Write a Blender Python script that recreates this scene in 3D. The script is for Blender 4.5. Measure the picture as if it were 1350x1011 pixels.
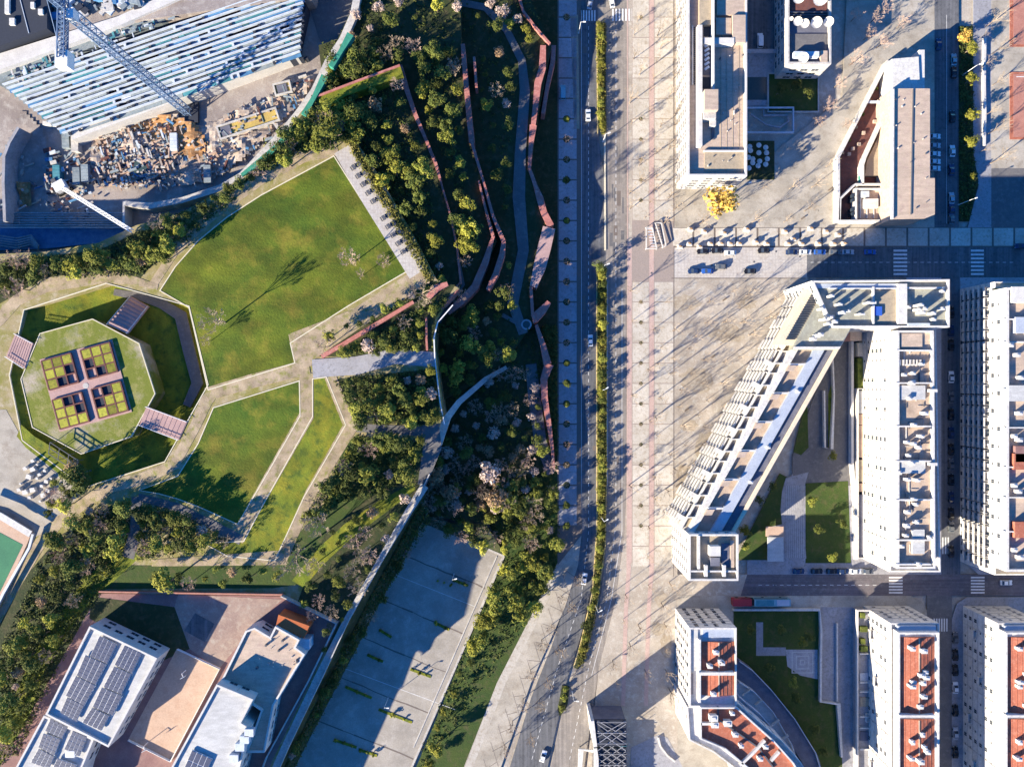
import bpy, math, random
import numpy as np
from mathutils import Vector, Matrix
from mathutils.geometry import tessellate_polygon
R = random.Random(7)
SC = bpy.context.scene
for _o in list(bpy.data.objects): bpy.data.objects.remove(_o)
# ------------------------------------------------------------------ camera, sky, sun
HC = 262.0; S = 0.28                       # camera height above the avenue (m), ground metres per photo pixel
cam_d = bpy.data.cameras.new("camera"); cam = bpy.data.objects.new("camera", cam_d)
SC.collection.objects.link(cam); SC.camera = cam
cam.location = (0, 0, HC); cam.rotation_euler = (0, 0, 0)
cam_d.sensor_width = 36; cam_d.lens = 36*HC/(1350*S)
cam_d.clip_start = 1; cam_d.clip_end = 5000
SUN_EL, SUN_TO = math.radians(19.6), math.radians(36.5)        # shadows run towards SUN_TO in the ground plane
W = bpy.data.worlds.new("World"); SC.world = W; W.use_nodes = True
nt = W.node_tree; bg = nt.nodes["Background"]; sky = nt.nodes.new("ShaderNodeTexSky")
sky.sky_type = 'NISHITA'; sky.sun_disc = False; sky.sun_elevation = SUN_EL
sky.sun_rotation = math.atan2(-math.cos(SUN_TO), -math.sin(SUN_TO))
sky.air_density = 1.0; sky.dust_density = 0.0; sky.ozone_density = 7.0
tint = nt.nodes.new("ShaderNodeMix"); tint.data_type = 'RGBA'; tint.blend_type = 'MULTIPLY'; tint.inputs[0].default_value = 1; tint.inputs[7].default_value = (.27, .74, 1.10, 1)   # the photograph's cool blue sky light
nt.links.new(sky.outputs[0], tint.inputs[6]); nt.links.new(tint.outputs[2], bg.inputs[0]); bg.inputs[1].default_value = 0.088
sun_d = bpy.data.lights.new("sun", 'SUN'); sun_d.energy = 5.0; sun_d.angle = math.radians(0.5); sun_d.color = (1.0, 0.90, 0.72)
sun = bpy.data.objects.new("sun", sun_d); SC.collection.objects.link(sun)
sdir = Vector((math.cos(SUN_TO)*math.cos(SUN_EL), math.sin(SUN_TO)*math.cos(SUN_EL), -math.sin(SUN_EL)))
sun.rotation_euler = sdir.to_track_quat('-Z', 'Y').to_euler(); sun.location = (0, 0, 300)
SC.view_settings.view_transform = 'Standard'; SC.view_settings.look = 'None'; SC.view_settings.gamma = 1
SC.view_settings.use_curve_mapping = False; SC.view_settings.exposure = 1.66
SC.cycles.max_bounces = 4; SC.cycles.use_denoising = True

# ------------------------------------------------------------------ helpers
def P(px, py, z=0.0):                      # the place at height z that the photograph shows at pixel (px, py)
    k = (HC - z)/HC
    return ((px - 675)*S*k, (505.5 - py)*S*k, z)
def PL(px, py, zr, z):                     # plan position read at height zr, moved to height z
    x, y, _ = P(px, py, zr); return (x, y, z)

MATS = {}
def mat(name, c1, c2=None, sc=0.15, c3=None, sc3=1.6, rough=0.9, bump=0.3, bsc=3.0, metal=0.0, spec=0.25, joints=None, rnd=0.0, space='pos', lo=.38, hi=.62):
    if name in MATS: return MATS[name]
    m = bpy.data.materials.new(name); m.use_nodes = True; t = m.node_tree; N = t.nodes; L = t.links
    b = N["Principled BSDF"]; b.inputs["Roughness"].default_value = rough; b.inputs["Metallic"].default_value = metal
    b.inputs["Specular IOR Level"].default_value = spec
    if space == 'pos': src = N.new("ShaderNodeNewGeometry").outputs["Position"]
    else: src = N.new("ShaderNodeTexCoord").outputs["Object"]
    col = None
    def noise(s, d=5):
        n = N.new("ShaderNodeTexNoise"); n.inputs["Scale"].default_value = s; n.inputs["Detail"].default_value = d
        n.inputs["Roughness"].default_value = .62; L.new(src, n.inputs["Vector"]); return n.outputs["Fac"]
    def mix(fac, a, bcol, mode='MIX'):
        x = N.new("ShaderNodeMix"); x.data_type = 'RGBA'; x.blend_type = mode
        if isinstance(fac, float): x.inputs[0].default_value = fac
        else: L.new(fac, x.inputs[0])
        for i, v in ((6, a), (7, bcol)):
            if isinstance(v, tuple): x.inputs[i].default_value = (*v, 1)
            else: L.new(v, x.inputs[i])
        return x.outputs[2]
    def ramp(f, a, c):
        r = N.new("ShaderNodeMapRange"); r.inputs[1].default_value = a; r.inputs[2].default_value = c; L.new(f, r.inputs[0]); return r.outputs[0]
    col = c1
    if c2: col = mix(ramp(noise(sc), lo, hi), c1, c2)
    if c3: col = mix(ramp(noise(sc3), .5, .7), col, c3)
    g = ramp(noise(bsc*.9, 3), .2, .8)
    gm = N.new("ShaderNodeMapRange"); gm.inputs[3].default_value = .78; gm.inputs[4].default_value = 1.16; L.new(g, gm.inputs[0])
    gc = N.new("ShaderNodeCombineColor"); [L.new(gm.outputs[0], gc.inputs[i]) for i in range(3)]
    col = mix(1.0, col, gc.outputs[0], 'MULTIPLY')
    if rnd:
        oi = N.new("ShaderNodeObjectInfo"); mr = N.new("ShaderNodeMapRange"); mr.inputs[3].default_value = 1-rnd; mr.inputs[4].default_value = 1+rnd
        L.new(oi.outputs["Random"], mr.inputs[0]); cc = N.new("ShaderNodeCombineColor"); [L.new(mr.outputs[0], cc.inputs[i]) for i in range(3)]
        col = mix(1.0, col, cc.outputs[0], 'MULTIPLY')
    if joints:
        jw, jh, jc = joints
        br = N.new("ShaderNodeTexBrick"); br.inputs["Scale"].default_value = 1; br.inputs["Brick Width"].default_value = jw; br.inputs["Row Height"].default_value = jh
        br.inputs["Mortar Size"].default_value = .06; br.offset = 0; L.new(src, br.inputs["Vector"])
        col = mix(br.outputs["Fac"], col, jc)
    L.new(col, b.inputs["Base Color"])
    if bump:
        bp = N.new("ShaderNodeBump"); bp.inputs["Strength"].default_value = bump; bp.inputs["Distance"].default_value = .15
        L.new(noise(bsc, 6), bp.inputs["Height"]); L.new(bp.outputs[0], b.inputs["Normal"])
    MATS[name] = m; return m

# base colours
mat('plaza_sand', (.43,.375,.31), (.34,.285,.225), .05, (.49,.45,.38), .5, bump=.4, lo=.3, hi=.7)
mat('plaza_stone', (.42,.375,.31), (.36,.315,.25), .06, (.30,.255,.20), .35, bump=.2)
mat('pale_paving', (.50,.46,.41), (.44,.40,.36), .12, (.36,.31,.27), .7, bump=.15, joints=(1.2,1.2,(.36,.32,.29)))
mat('slab_pale', (.52,.475,.405), (.44,.39,.32), .16, (.36,.30,.23), .8, bump=.15, rnd=.09)
mat('slab_grey', (.36,.35,.36), (.30,.29,.30), .2, (.24,.23,.23), .9, bump=.15, rnd=.1)
mat('pink_strip', (.47,.34,.29), (.42,.30,.26), .3, bump=.15)
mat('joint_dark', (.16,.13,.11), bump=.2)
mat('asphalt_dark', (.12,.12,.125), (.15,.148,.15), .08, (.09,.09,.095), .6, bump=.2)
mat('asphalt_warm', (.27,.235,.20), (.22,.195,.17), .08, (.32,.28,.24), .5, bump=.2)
mat('asphalt_mid', (.15,.14,.135), (.12,.115,.115), .1, (.18,.17,.16), .6, bump=.2)
mat('asphalt_ew', (.165,.135,.14), (.12,.11,.115), .1, (.18,.165,.165), .6, bump=.2)
mat('asphalt_lot', (.37,.33,.275), (.32,.285,.24), .05, (.41,.37,.32), .35, bump=.25)
mat('dirt_path', (.40,.31,.21), (.34,.26,.16), .18, (.22,.21,.06), .5, bump=.5)
mat('dry_plateau', (.33,.26,.14), (.22,.20,.05), .14, (.40,.33,.22), .45, bump=.5)
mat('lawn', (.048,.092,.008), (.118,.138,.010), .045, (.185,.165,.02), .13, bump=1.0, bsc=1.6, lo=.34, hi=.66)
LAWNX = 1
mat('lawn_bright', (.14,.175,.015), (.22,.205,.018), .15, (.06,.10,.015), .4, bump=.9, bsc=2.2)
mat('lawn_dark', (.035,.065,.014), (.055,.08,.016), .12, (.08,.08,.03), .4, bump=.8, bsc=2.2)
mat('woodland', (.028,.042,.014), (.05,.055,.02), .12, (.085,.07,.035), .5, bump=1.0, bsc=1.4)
mat('rubble_soil', (.44,.36,.29), (.32,.25,.20), .12, (.54,.47,.40), .5, bump=1.0, bsc=.9)
mat('orange_soil', (.42,.22,.09), (.34,.17,.07), .3, (.5,.36,.2), .8, bump=.9, bsc=1.2)
mat('pit_floor', (.33,.28,.25), (.24,.20,.18), .08, (.40,.36,.32), .4, bump=.5)
mat('edge_stone', (.62,.55,.40), bump=.2)
mat('concrete', (.52,.49,.44), (.42,.39,.36), .3, (.35,.32,.29), 1.2, bump=.2)
mat('concrete_white', (.60,.57,.52), (.52,.49,.45), .4, bump=.15)
mat('beam_white', (.56,.60,.64), (.44,.48,.53), .5, bump=.1)
mat('formwork_blue', (.06,.17,.33), (.10,.24,.40), .5, bump=.2, rnd=.2)
mat('formwork_teal', (.04,.18,.22), (.08,.24,.27), .5, bump=.2, rnd=.2)
mat('slab_light', (.25,.29,.30), (.17,.21,.23), .5, (.34,.35,.34), 2., bump=.2, rnd=.15)
mat('void_dark', (.035,.04,.055), bump=.2)
mat('render_white', (.62,.59,.55), (.58,.55,.50), .3, (.48,.45,.40), 1.1, bump=.08)
mat('render_cream', (.72,.60,.42), (.64,.53,.38), .3, bump=.1)
mat('roof_beige', (.47,.36,.27), (.42,.32,.24), .12, (.37,.27,.20), .5, bump=.15)
mat('roof_tan', (.40,.32,.22), (.34,.28,.2), .2, (.3,.24,.17), .8, bump=.15)
mat('roof_green', (.33,.32,.26), (.27,.26,.21), .3, (.38,.38,.3), .9, bump=.15)
mat('roof_pink', (.50,.385,.29), (.44,.34,.26), .1, (.42,.31,.25), .6, bump=.15)
mat('roof_grey', (.50,.49,.46), (.45,.44,.42), .1, (.47,.46,.44), .5, bump=.1)
mat('roof_blue', (.42,.45,.50), (.48,.51,.55), .4, bump=.1, metal=.2, rough=.6)
mat('roof_slate', (.12,.12,.15), (.16,.16,.19), .4, bump=.15)
mat('red_concrete', (.44,.17,.14), (.36,.135,.11), .25, (.50,.24,.20), .9, bump=.25)
mat('red_paving', (.42,.20,.15), (.36,.16,.12), .5, bump=.2)
mat('pink_paving', (.43,.28,.25), (.37,.24,.22), .4, bump=.2)
mat('court_peach', (.52,.36,.26), (.46,.32,.23), .1, (.46,.30,.21), .4, bump=.12)
mat('court_red', (.27,.16,.14), (.22,.12,.11), .2, bump=.15)
mat('yard_brown', (.33,.24,.19), (.26,.18,.15), .12, (.38,.31,.25), .5, bump=.2)
mat('court_green', (.06,.20,.10), (.05,.17,.09), .2, bump=.1)
mat('court_orange', (.48,.14,.05), (.40,.11,.04), .2, bump=.1)
mat('timber_red', (.17,.07,.055), (.13,.05,.04), .6, (.10,.06,.06), 1.2, bump=.3)
mat('panel_blue', (.035,.045,.085), (.05,.06,.11), 1.5, bump=0, rough=.35, spec=.5)
mat('alu', (.62,.62,.62), bump=.05, rough=.5, metal=.3)
mat('window_glass', (.035,.045,.06), bump=0, rough=.15, spec=.6)
mat('steel_blue', (.10,.16,.26), (.15,.21,.31), .6, bump=.1, rough=.6)
mat('steel_white', (.75,.74,.72), bump=.1, rough=.6)
mat('steel_dark', (.10,.10,.11), bump=.1, rough=.6)
mat('lamp_white', (.75,.75,.72), bump=0, rough=.5)
mat('rubber', (.02,.02,.02), bump=0)
mat('bark', (.16,.115,.08), (.22,.17,.13), 2., bump=.3, space='obj')
mat('twig_tan', (.34,.26,.18), (.42,.33,.24), 1.5, bump=0, space='obj', rnd=.15)
mat('twig_pink', (.42,.29,.22), (.5,.37,.29), 1.5, bump=0, space='obj', rnd=.15)
mat('leaf_dark', (.055,.075,.016), (.10,.115,.02), .5, (.16,.16,.03), 1.1, bump=0, space='obj', rnd=.42)
mat('leaf_mid', (.12,.14,.02), (.18,.18,.028), .5, (.25,.23,.04), 1.1, bump=0, space='obj', rnd=.42)
mat('leaf_yellow', (.24,.24,.03), (.34,.31,.045), .5, (.15,.16,.02), 1.1, bump=0, space='obj', rnd=.42)
mat('leaf_gold', (.50,.29,.05), (.62,.40,.09), .5, (.40,.26,.05), 1.1, bump=0, space='obj')
mat('leaf_blossom', (.42,.31,.25), (.54,.42,.35), .6, (.28,.19,.14), 1.1, bump=0, space='obj', rnd=.12)
mat('leaf_brown', (.30,.19,.10), (.38,.25,.14), .6, (.20,.13,.07), 1.1, bump=0, space='obj', rnd=.2)
mat('hedge_leaf', (.10,.105,.02), (.20,.17,.035), .25, (.05,.06,.015), .9, bump=0)
mat('undergrowth_leaf', (.05,.075,.018), (.09,.105,.022), .3, (.15,.14,.035), .8, bump=0)
mat('tarp_blue', (.03,.10,.42), bump=.3); mat('tarp_green', (.05,.32,.22), bump=.3)
mat('site_green', (.03,.20,.13), (.05,.26,.17), .6, bump=.3)
mat('ochre_floor', (.50,.36,.10), (.42,.30,.10), .3, bump=.3)
mat('paint_line', (.72,.71,.68), (.62,.61,.58), .8, bump=0)
mat('paint_yellow', (.65,.50,.22), bump=0)
mat('water_dark', (.05,.08,.08), bump=.1, rough=.2)
for n_, c_ in dict(white=(.75,.75,.74), silver=(.42,.43,.45), black=(.015,.015,.018), grey=(.13,.135,.14), navy=(.02,.04,.10), blue=(.03,.10,.35), red=(.35,.03,.03), teal=(.20,.38,.42)).items():
    mat('paint_'+n_, c_, bump=0, rough=.25, spec=.5)
# tiled roof: ridged courses
def streak(name, sx, sy, amt=.35):
    m = MATS[name]; t = m.node_tree; N = t.nodes; L = t.links; b = N["Principled BSDF"]; src = b.inputs["Base Color"].links[0].from_socket
    g = N.new("ShaderNodeNewGeometry"); mp = N.new("ShaderNodeMapping"); mp.inputs["Scale"].default_value = (sx, sy, 1); L.new(g.outputs["Position"], mp.inputs[0])
    n = N.new("ShaderNodeTexNoise"); n.inputs["Scale"].default_value = 1; n.inputs["Detail"].default_value = 6; L.new(mp.outputs[0], n.inputs[0])
    r = N.new("ShaderNodeMapRange"); r.inputs[1].default_value = .35; r.inputs[2].default_value = .65; r.inputs[3].default_value = 1-amt; r.inputs[4].default_value = 1+amt*.6; L.new(n.outputs["Fac"], r.inputs[0])
    c = N.new("ShaderNodeCombineColor"); [L.new(r.outputs[0], c.inputs[i]) for i in range(3)]
    x = N.new("ShaderNodeMix"); x.data_type = 'RGBA'; x.blend_type = 'MULTIPLY'; x.inputs[0].default_value = 1; L.new(src, x.inputs[6]); L.new(c.outputs[0], x.inputs[7]); L.new(x.outputs[2], b.inputs["Base Color"])
streak('asphalt_warm', 1.1, .03, .2); streak('asphalt_dark', 1.1, .03, .25); streak('asphalt_ew', .03, 1.0, .2); streak('asphalt_lot', .12, .12, .14); streak('plaza_sand', .12, .12, .16); streak('plaza_stone', .12, .2, .16); streak('render_white', .7, .7, .1); streak('roof_pink', .25, .9, .12); streak('roof_beige', .3, .3, .18); streak('roof_grey', .3, .9, .12); streak('dirt_path', .3, .3, .25)
streak('lawn', .10, .16, .30); streak('lawn_bright', .2, .12, .25)
def tile_mat():
    m = mat('roof_tile', (.43,.145,.085), (.36,.115,.07), .4, (.48,.20,.13), 1.0, bump=0)
    t = m.node_tree; N = t.nodes; L = t.links; w = N.new("ShaderNodeTexWave"); w.bands_direction = 'Y'; w.inputs["Scale"].default_value = .9; w.inputs["Distortion"].default_value = .4
    g = N.new("ShaderNodeNewGeometry"); L.new(g.outputs["Position"], w.inputs["Vector"])
    bp = N.new("ShaderNodeBump"); bp.inputs["Distance"].default_value = .12; bp.inputs["Strength"].default_value = .6
    L.new(w.outputs["Fac"], bp.inputs["Height"]); L.new(bp.outputs[0], N["Principled BSDF"].inputs["Normal"])
tile_mat()

class MB:
    def __init__(s): s.v = []; s.f = []; s.m = []
    def add(s, vs, fs, mi=0):
        n = len(s.v); s.v += [tuple(v) for v in vs]; s.f += [tuple(i+n for i in f) for f in fs]; s.m += [mi]*len(fs); return s
    def box(s, c, d, rz=0.0, mi=0):       # centre, size, turn about z
        ca, sa = math.cos(rz), math.sin(rz); vs = []
        for dz in (-.5, .5):
            for dx, dy in ((-.5,-.5),(.5,-.5),(.5,.5),(-.5,.5)):
                x, y = dx*d[0], dy*d[1]; vs.append((c[0]+x*ca-y*sa, c[1]+x*sa+y*ca, c[2]+dz*d[2]))
        return s.add(vs, [(3,2,1,0),(4,5,6,7),(0,1,5,4),(1,2,6,5),(2,3,7,6),(3,0,4,7)], mi)
    def bar(s, a, b, w, h=None, mi=0):    # square bar between two points
        a, b = Vector(a), Vector(b); h = h or w; d = (b-a)
        if d.length < 1e-6: return s
        d.normalize(); up = Vector((0,0,1)) if abs(d.z) < .95 else Vector((1,0,0))
        u = d.cross(up).normalized()*w/2; t = u.cross(d).normalized()*h/2
        vs = [a-u-t, a+u-t, a+u+t, a-u+t, b-u-t, b+u-t, b+u+t, b-u+t]
        return s.add(vs, [(0,1,2,3),(7,6,5,4),(0,4,5,1),(1,5,6,2),(2,6,7,3),(3,7,4,0)], mi)
    def tri(s, a, b, r0, r1, mi=0):       # three-sided tapering stick
        a, b = Vector(a), Vector(b); d = (b-a).normalized(); up = Vector((0,0,1)) if abs(d.z) < .9 else Vector((1,0,0))
        u = d.cross(up).normalized(); w = u.cross(d)
        vs = [a+(u*math.cos(t)+w*math.sin(t))*r0 for t in (0,2.094,4.189)]+[b+(u*math.cos(t)+w*math.sin(t))*r1 for t in (0,2.094,4.189)]
        return s.add(vs, [(0,1,4,3),(1,2,5,4),(2,0,3,5)], mi)
    def cyl(s, c, r, h, n=10, r2=None, mi=0):
        r2 = r if r2 is None else r2; vs = [(c[0]+r*math.cos(6.2832*i/n), c[1]+r*math.sin(6.2832*i/n), c[2]) for i in range(n)]
        vs += [(c[0]+r2*math.cos(6.2832*i/n), c[1]+r2*math.sin(6.2832*i/n), c[2]+h) for i in range(n)]
        return s.add(vs, [tuple(range(n-1,-1,-1)), tuple(range(n,2*n))]+[(i,(i+1)%n,(i+1)%n+n,i+n) for i in range(n)], mi)
    def prism(s, loop, z0, z1, holes=(), mi=0):   # loop of (x, y); vertical walls
        loops = [ccw(loop)] + [ccw(h)[::-1] for h in holes]
        pts = [p for l in loops for p in l]; n = len(pts); tr = tessellate_polygon([[Vector((p[0],p[1],0)) for p in l] for l in loops])
        vs = [(p[0],p[1],z0) for p in pts]+[(p[0],p[1],z1) for p in pts]; fs = []
        for t in tr:
            a, b, c = (pts[i] for i in t); o = (b[0]-a[0])*(c[1]-a[1])-(b[1]-a[1])*(c[0]-a[0])
            t = t if o > 0 else t[::-1]; fs.append(tuple(i+n for i in t)); fs.append(tuple(t[::-1]))
        k = 0
        for l in loops:
            m = len(l)
            for i in range(m): a, b = k+i, k+(i+1)%m; fs.append((a, b, b+n, a+n))
            k += m
        return s.add(vs, fs, mi)
    def ribbon(s, pts, w, th=.1, mi=0):   # flat-topped band along 3-D points; w number or list
        n = len(pts); V = [Vector(p) for p in pts]; vs = []
        for i in range(n):
            d = (V[min(i+1,n-1)]-V[max(i-1,0)]); d.z = 0; d.normalize(); q = Vector((-d.y, d.x, 0))
            ww = (w[i] if isinstance(w, (list,tuple)) else w)/2
            if 0 < i < n-1:
                a = (V[i]-V[i-1]); a.z = 0; a.normalize(); c = max(.5, abs(a.dot(d))); ww /= c
            vs += [V[i]+q*ww, V[i]-q*ww, V[i]+q*ww-Vector((0,0,th)), V[i]-q*ww-Vector((0,0,th))]
        fs = []
        for i in range(n-1):
            a, b = 4*i, 4*i+4; fs += [(a,a+1,b+1,b),(a+2,b+2,b+3,a+3),(a,b,b+2,a+2),(a+1,a+3,b+3,b+1)]
        fs += [(0,2,3,1),(4*n-4,4*n-3,4*n-1,4*n-2)]
        return s.add(vs, fs, mi)
    def mesh(s, name, mats):
        me = bpy.data.meshes.new(name); me.from_pydata(s.v, [], s.f)
        for m in (mats if isinstance(mats, (list,tuple)) else [mats]): me.materials.append(MATS[m])
        if any(s.m): me.polygons.foreach_set('material_index', s.m)
        me.update(); return me
def ccw(l):
    l = [(p[0],p[1]) for p in l]; a = sum(l[i][0]*l[(i+1)%len(l)][1]-l[(i+1)%len(l)][0]*l[i][1] for i in range(len(l)))
    return l if a > 0 else l[::-1]
def inset(l, d):                           # move each edge of a loop inwards by d
    l = ccw(l); n = len(l); out = []
    for i in range(n):
        p0, p1, p2 = Vector(l[i-1]), Vector(l[i]), Vector(l[(i+1)%n])
        a = (p1-p0).normalized(); b = (p2-p1).normalized(); na = Vector((-a.y,a.x)); nb = Vector((-b.y,b.x)); m = na+nb
        m = m/ max(.25, m.dot(na)) if m.length > 1e-6 else na
        out.append(tuple(p1+m*d))
    return out
LK = SC.collection.objects.link
def obj(name, mb, mats, parent=None, me=None):
    me = me or mb.mesh(name, mats); o = bpy.data.objects.new(name, me); LK(o)
    if parent: o.parent = parent
    return o
def put(name, me, loc, rz=0.0, parent=None, sc=None):
    o = bpy.data.objects.new(name, me); LK(o); o.location = loc; o.rotation_euler = (0,0,rz)
    if sc: o.scale = sc if isinstance(sc, (tuple,list)) else (sc,)*3
    if parent: o.parent = parent
    return o
def tag(o, label, cat, group=None):
    o['label'] = label; o['category'] = cat
    if group: o['group'] = group
    return o
def thing(name, label, cat, loc=(0,0,0), rz=0.0, group=None):
    o = bpy.data.objects.new(name, None); LK(o); o.location = loc; o.rotation_euler = (0,0,rz); return tag(o, label, cat, group)
def struct(name, mb, m, parent=None):
    o = obj(name, mb, m, parent)
    if not parent: o['kind'] = 'structure'
    return o
def copy_tree(o, parent=None):
    c = o.copy(); LK(c); c.parent = parent
    for ch in [x for x in o.children]: copy_tree(ch, c)
    return c
def sheet(name, poly, z, m, th=.3, parent=None, zr=None, holes=()):     # level ground piece; poly in photo pixels read at height z
    mb = MB().prism([P(x,y,z if zr is None else zr) for x,y in poly], z-th, z, [[P(x,y,z if zr is None else zr) for x,y in h] for h in holes])
    return struct(name, mb, m, parent)
def band(name, pts, wpx, z, m, th=.12, parent=None):                    # path along photo pixels
    q = [P(p[0],p[1],p[2] if len(p) > 2 else z) for p in pts]
    ws = [w*S for w in wpx] if isinstance(wpx, (list,tuple)) else wpx*S
    return struct(name, MB().ribbon(q, ws, th), m, parent)
def inside(poly, x, y):
    c = False; n = len(poly); j = n-1
    for i in range(n):
        xi, yi = poly[i]; xj, yj = poly[j]
        if (yi > y) != (yj > y) and x < (xj-xi)*(y-yi)/(yj-yi)+xi: c = not c
        j = i
    return c
def nth(i): return f"{i}{'th' if 10 <= i%100 <= 20 else {1:'st',2:'nd',3:'rd'}.get(i%10,'th')}"

# ------------------------------------------------------------------ terrain
ZP, ZA, Z1, Z2, ZC = 21.5, 16.5, 12.5, 7.5, 8.5
g = MB(); g.add([(-1500,-1500,-.5),(1500,-1500,-.5),(1500,1500,-.5),(-1500,1500,-.5)], [(0,1,2,3)])
struct('ground', g, 'plaza_sand')
PLAT = [(-700,1500),(-700,330),(0,335),(60,332),(130,320),(180,297),(235,283),(290,252),(340,222),(372,185),(395,150),(415,128),(427,152),(452,183),(468,184),(500,232),(549,318),(575,368),(606,380),(588,392),(574,420),(572,455),(577,500),(583,548),(575,580),(556,625),(528,676),(500,725),(462,800),(410,905),(350,1030),(250,1250),(180,1500)]
RING = [(32,409),(140,374),(249,404),(274,507),(258,535),(217,608),(112,642),(30,580),(13,495)]
OCT = [(53,440),(122,421),(183,453),(204,519),(173,575),(107,598),(43,563),(28,500)]
p_mb = MB().prism([P(x,y,ZP) for x,y in PLAT], -.4, ZP, [[P(x,y,ZP) for x,y in RING]])
struct('plateau_terrace', p_mb, 'dry_plateau')
mat('octagon_ground', (.15,.17,.025), (.38,.32,.24), .075, (.26,.24,.08), .35, bump=.6, lo=.46, hi=.60)
struct('octagon_terrace', MB().prism([P(x,y,ZP) for x,y in OCT], 0, ZP), 'octagon_ground')
TERA = [(410,126),(470,108),(527,86),(536,120),(546,150),(562,188),(580,236),(594,285),(603,330),(607,376),(588,392),(540,380),(440,250),(420,170)]
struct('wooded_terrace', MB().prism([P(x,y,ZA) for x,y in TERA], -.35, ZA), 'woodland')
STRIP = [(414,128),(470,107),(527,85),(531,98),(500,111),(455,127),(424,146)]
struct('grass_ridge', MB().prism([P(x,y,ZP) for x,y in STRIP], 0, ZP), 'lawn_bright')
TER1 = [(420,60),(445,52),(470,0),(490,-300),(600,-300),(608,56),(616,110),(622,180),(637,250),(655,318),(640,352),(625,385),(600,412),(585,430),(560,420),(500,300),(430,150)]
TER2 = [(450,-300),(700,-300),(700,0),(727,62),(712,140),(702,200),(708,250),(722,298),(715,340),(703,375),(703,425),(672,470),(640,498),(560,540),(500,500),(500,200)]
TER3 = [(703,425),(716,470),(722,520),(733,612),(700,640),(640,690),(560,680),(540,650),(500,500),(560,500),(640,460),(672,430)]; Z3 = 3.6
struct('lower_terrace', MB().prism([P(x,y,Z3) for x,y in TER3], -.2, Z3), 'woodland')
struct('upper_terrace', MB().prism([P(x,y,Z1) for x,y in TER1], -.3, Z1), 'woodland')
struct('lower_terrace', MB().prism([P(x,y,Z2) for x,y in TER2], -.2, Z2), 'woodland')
# slopes as strips between two pixel lines of different height
def slope(name, la, za, lb, zb, m):
    mb = MB(); n = len(la); K = 5
    for i in range(n):
        a = Vector(P(*la[i], za)); b = Vector(P(*lb[i], zb))
        for k in range(K+1):
            t = k/K; q = a.lerp(b, t); q.z += (R.random()-.5)*.5*(0 < k < K); mb.v.append(tuple(q))
    for i in range(n-1):
        for k in range(K): a = i*(K+1)+k; mb.f.append((a, a+1, a+K+2, a+K+1)); mb.m.append(0)
    return struct(name, mb, m)
slope('embankment', [(556,625),(528,676),(500,725),(462,800),(410,905),(350,1030),(290,1150)], ZP-.05, [(566,680),(556,688),(535,735),(503,790),(450,893),(385,1018),(330,1150)], .05, 'woodland')
slope('embankment', [(640,690),(600,690),(560,680),(556,625)], Z3-.05, [(668,735),(610,712),(557,690),(556,688)], .05, 'woodland')
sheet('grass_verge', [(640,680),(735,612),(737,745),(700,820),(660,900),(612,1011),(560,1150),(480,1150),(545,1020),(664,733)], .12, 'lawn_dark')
sheet('construction_pit', [(-700,-500),(520,-500),(470,0),(462,50),(415,125),(380,185),(340,225),(230,285),(130,325),(60,335),(0,340),(-700,340)], ZC, 'pit_floor', th=8.5)

# ------------------------------------------------------------------ park surfaces on the plateau
LAWN = [(212,383),(232,352),(262,318),(300,287),(345,258),(440,207),(535,358),(460,402),(382,452),(388,478),(275,513),(250,405)]
LAWN2 = [(282,538),(394,503),(395,548),(358,613),(313,690),(262,667),(235,657),(210,650),(185,646),(235,628),(262,585)]
LAWN3 = [(413,500),(430,498),(455,560),(400,655),(362,738),(300,732),(270,716),(322,714),(345,670),(413,549)]
def edged(name, poly, z, m):
    sheet(name, poly, z+.06, m, th=.2)
    q = [P(x,y,z) for x,y in poly]; mb = MB(); mb.prism(inset(q, -.35), z-.2, z+.16, [inset(q, -.02)]); struct('stone_edging', mb, 'edge_stone')
edged('lawn', LAWN, ZP, 'lawn'); edged('lawn', LAWN2, ZP, 'lawn'); edged('lawn', LAWN3, ZP, 'lawn_bright')
# sunken lawn round the octagon: floor depth changes with the side
ringc = (118, 510)
def rz_at(px, py):
    a = math.degrees(math.atan2(-(py-ringc[1]), px-ringc[0]))
    A = [-180,-135,-100,-75,-45,0,45,90,120,150,180]; D = [1.2,1.6,2.2,3.4,5.5,7.5,7.5,5.0,3.4,1.6,1.2]
    return ZP-float(np.interp(a, A, D))
mb = MB(); NN = 96
def ray_poly(poly, ang):
    q = [PL(x,y,ZP,0) for x,y in poly]; c = PL(*ringc, ZP, 0); d = (math.cos(ang), math.sin(ang)); best = 1e9
    for i in range(len(q)):
        x1,y1 = q[i][0]-c[0], q[i][1]-c[1]; x2,y2 = q[(i+1)%len(q)][0]-c[0], q[(i+1)%len(q)][1]-c[1]
        den = d[0]*(y2-y1)-d[1]*(x2-x1)
        if abs(den) < 1e-9: continue
        t = (x1*(y2-y1)-y1*(x2-x1))/den; u = (x1*d[1]-y1*d[0])/den
        if t > 0 and -1e-6 <= u <= 1+1e-6: best = min(best, t)
    return c, d, best
for i in range(NN):
    a = 2*math.pi*i/NN; c, d, r0 = ray_poly(OCT, a); _, _, r1 = ray_poly(RING, a)
    z = rz_at(ringc[0]+math.cos(a), ringc[1]-math.sin(a))
    for k in range(4):
        r = (r0-.4)+(r1-r0+.8)*k/3; mb.v.append((c[0]+d[0]*r, c[1]+d[1]*r, z+(0,0,.3,.9)[k]))
for i in range(NN):
    for k in range(3): j = (i+1)%NN; mb.f.append((i*4+k, i*4+k+1, j*4+k+1, j*4+k)); mb.m.append(0)
struct('sunken_lawn', mb, 'lawn_bright')
edge = [P(x,y,ZP) for x,y in OCT]
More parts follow.
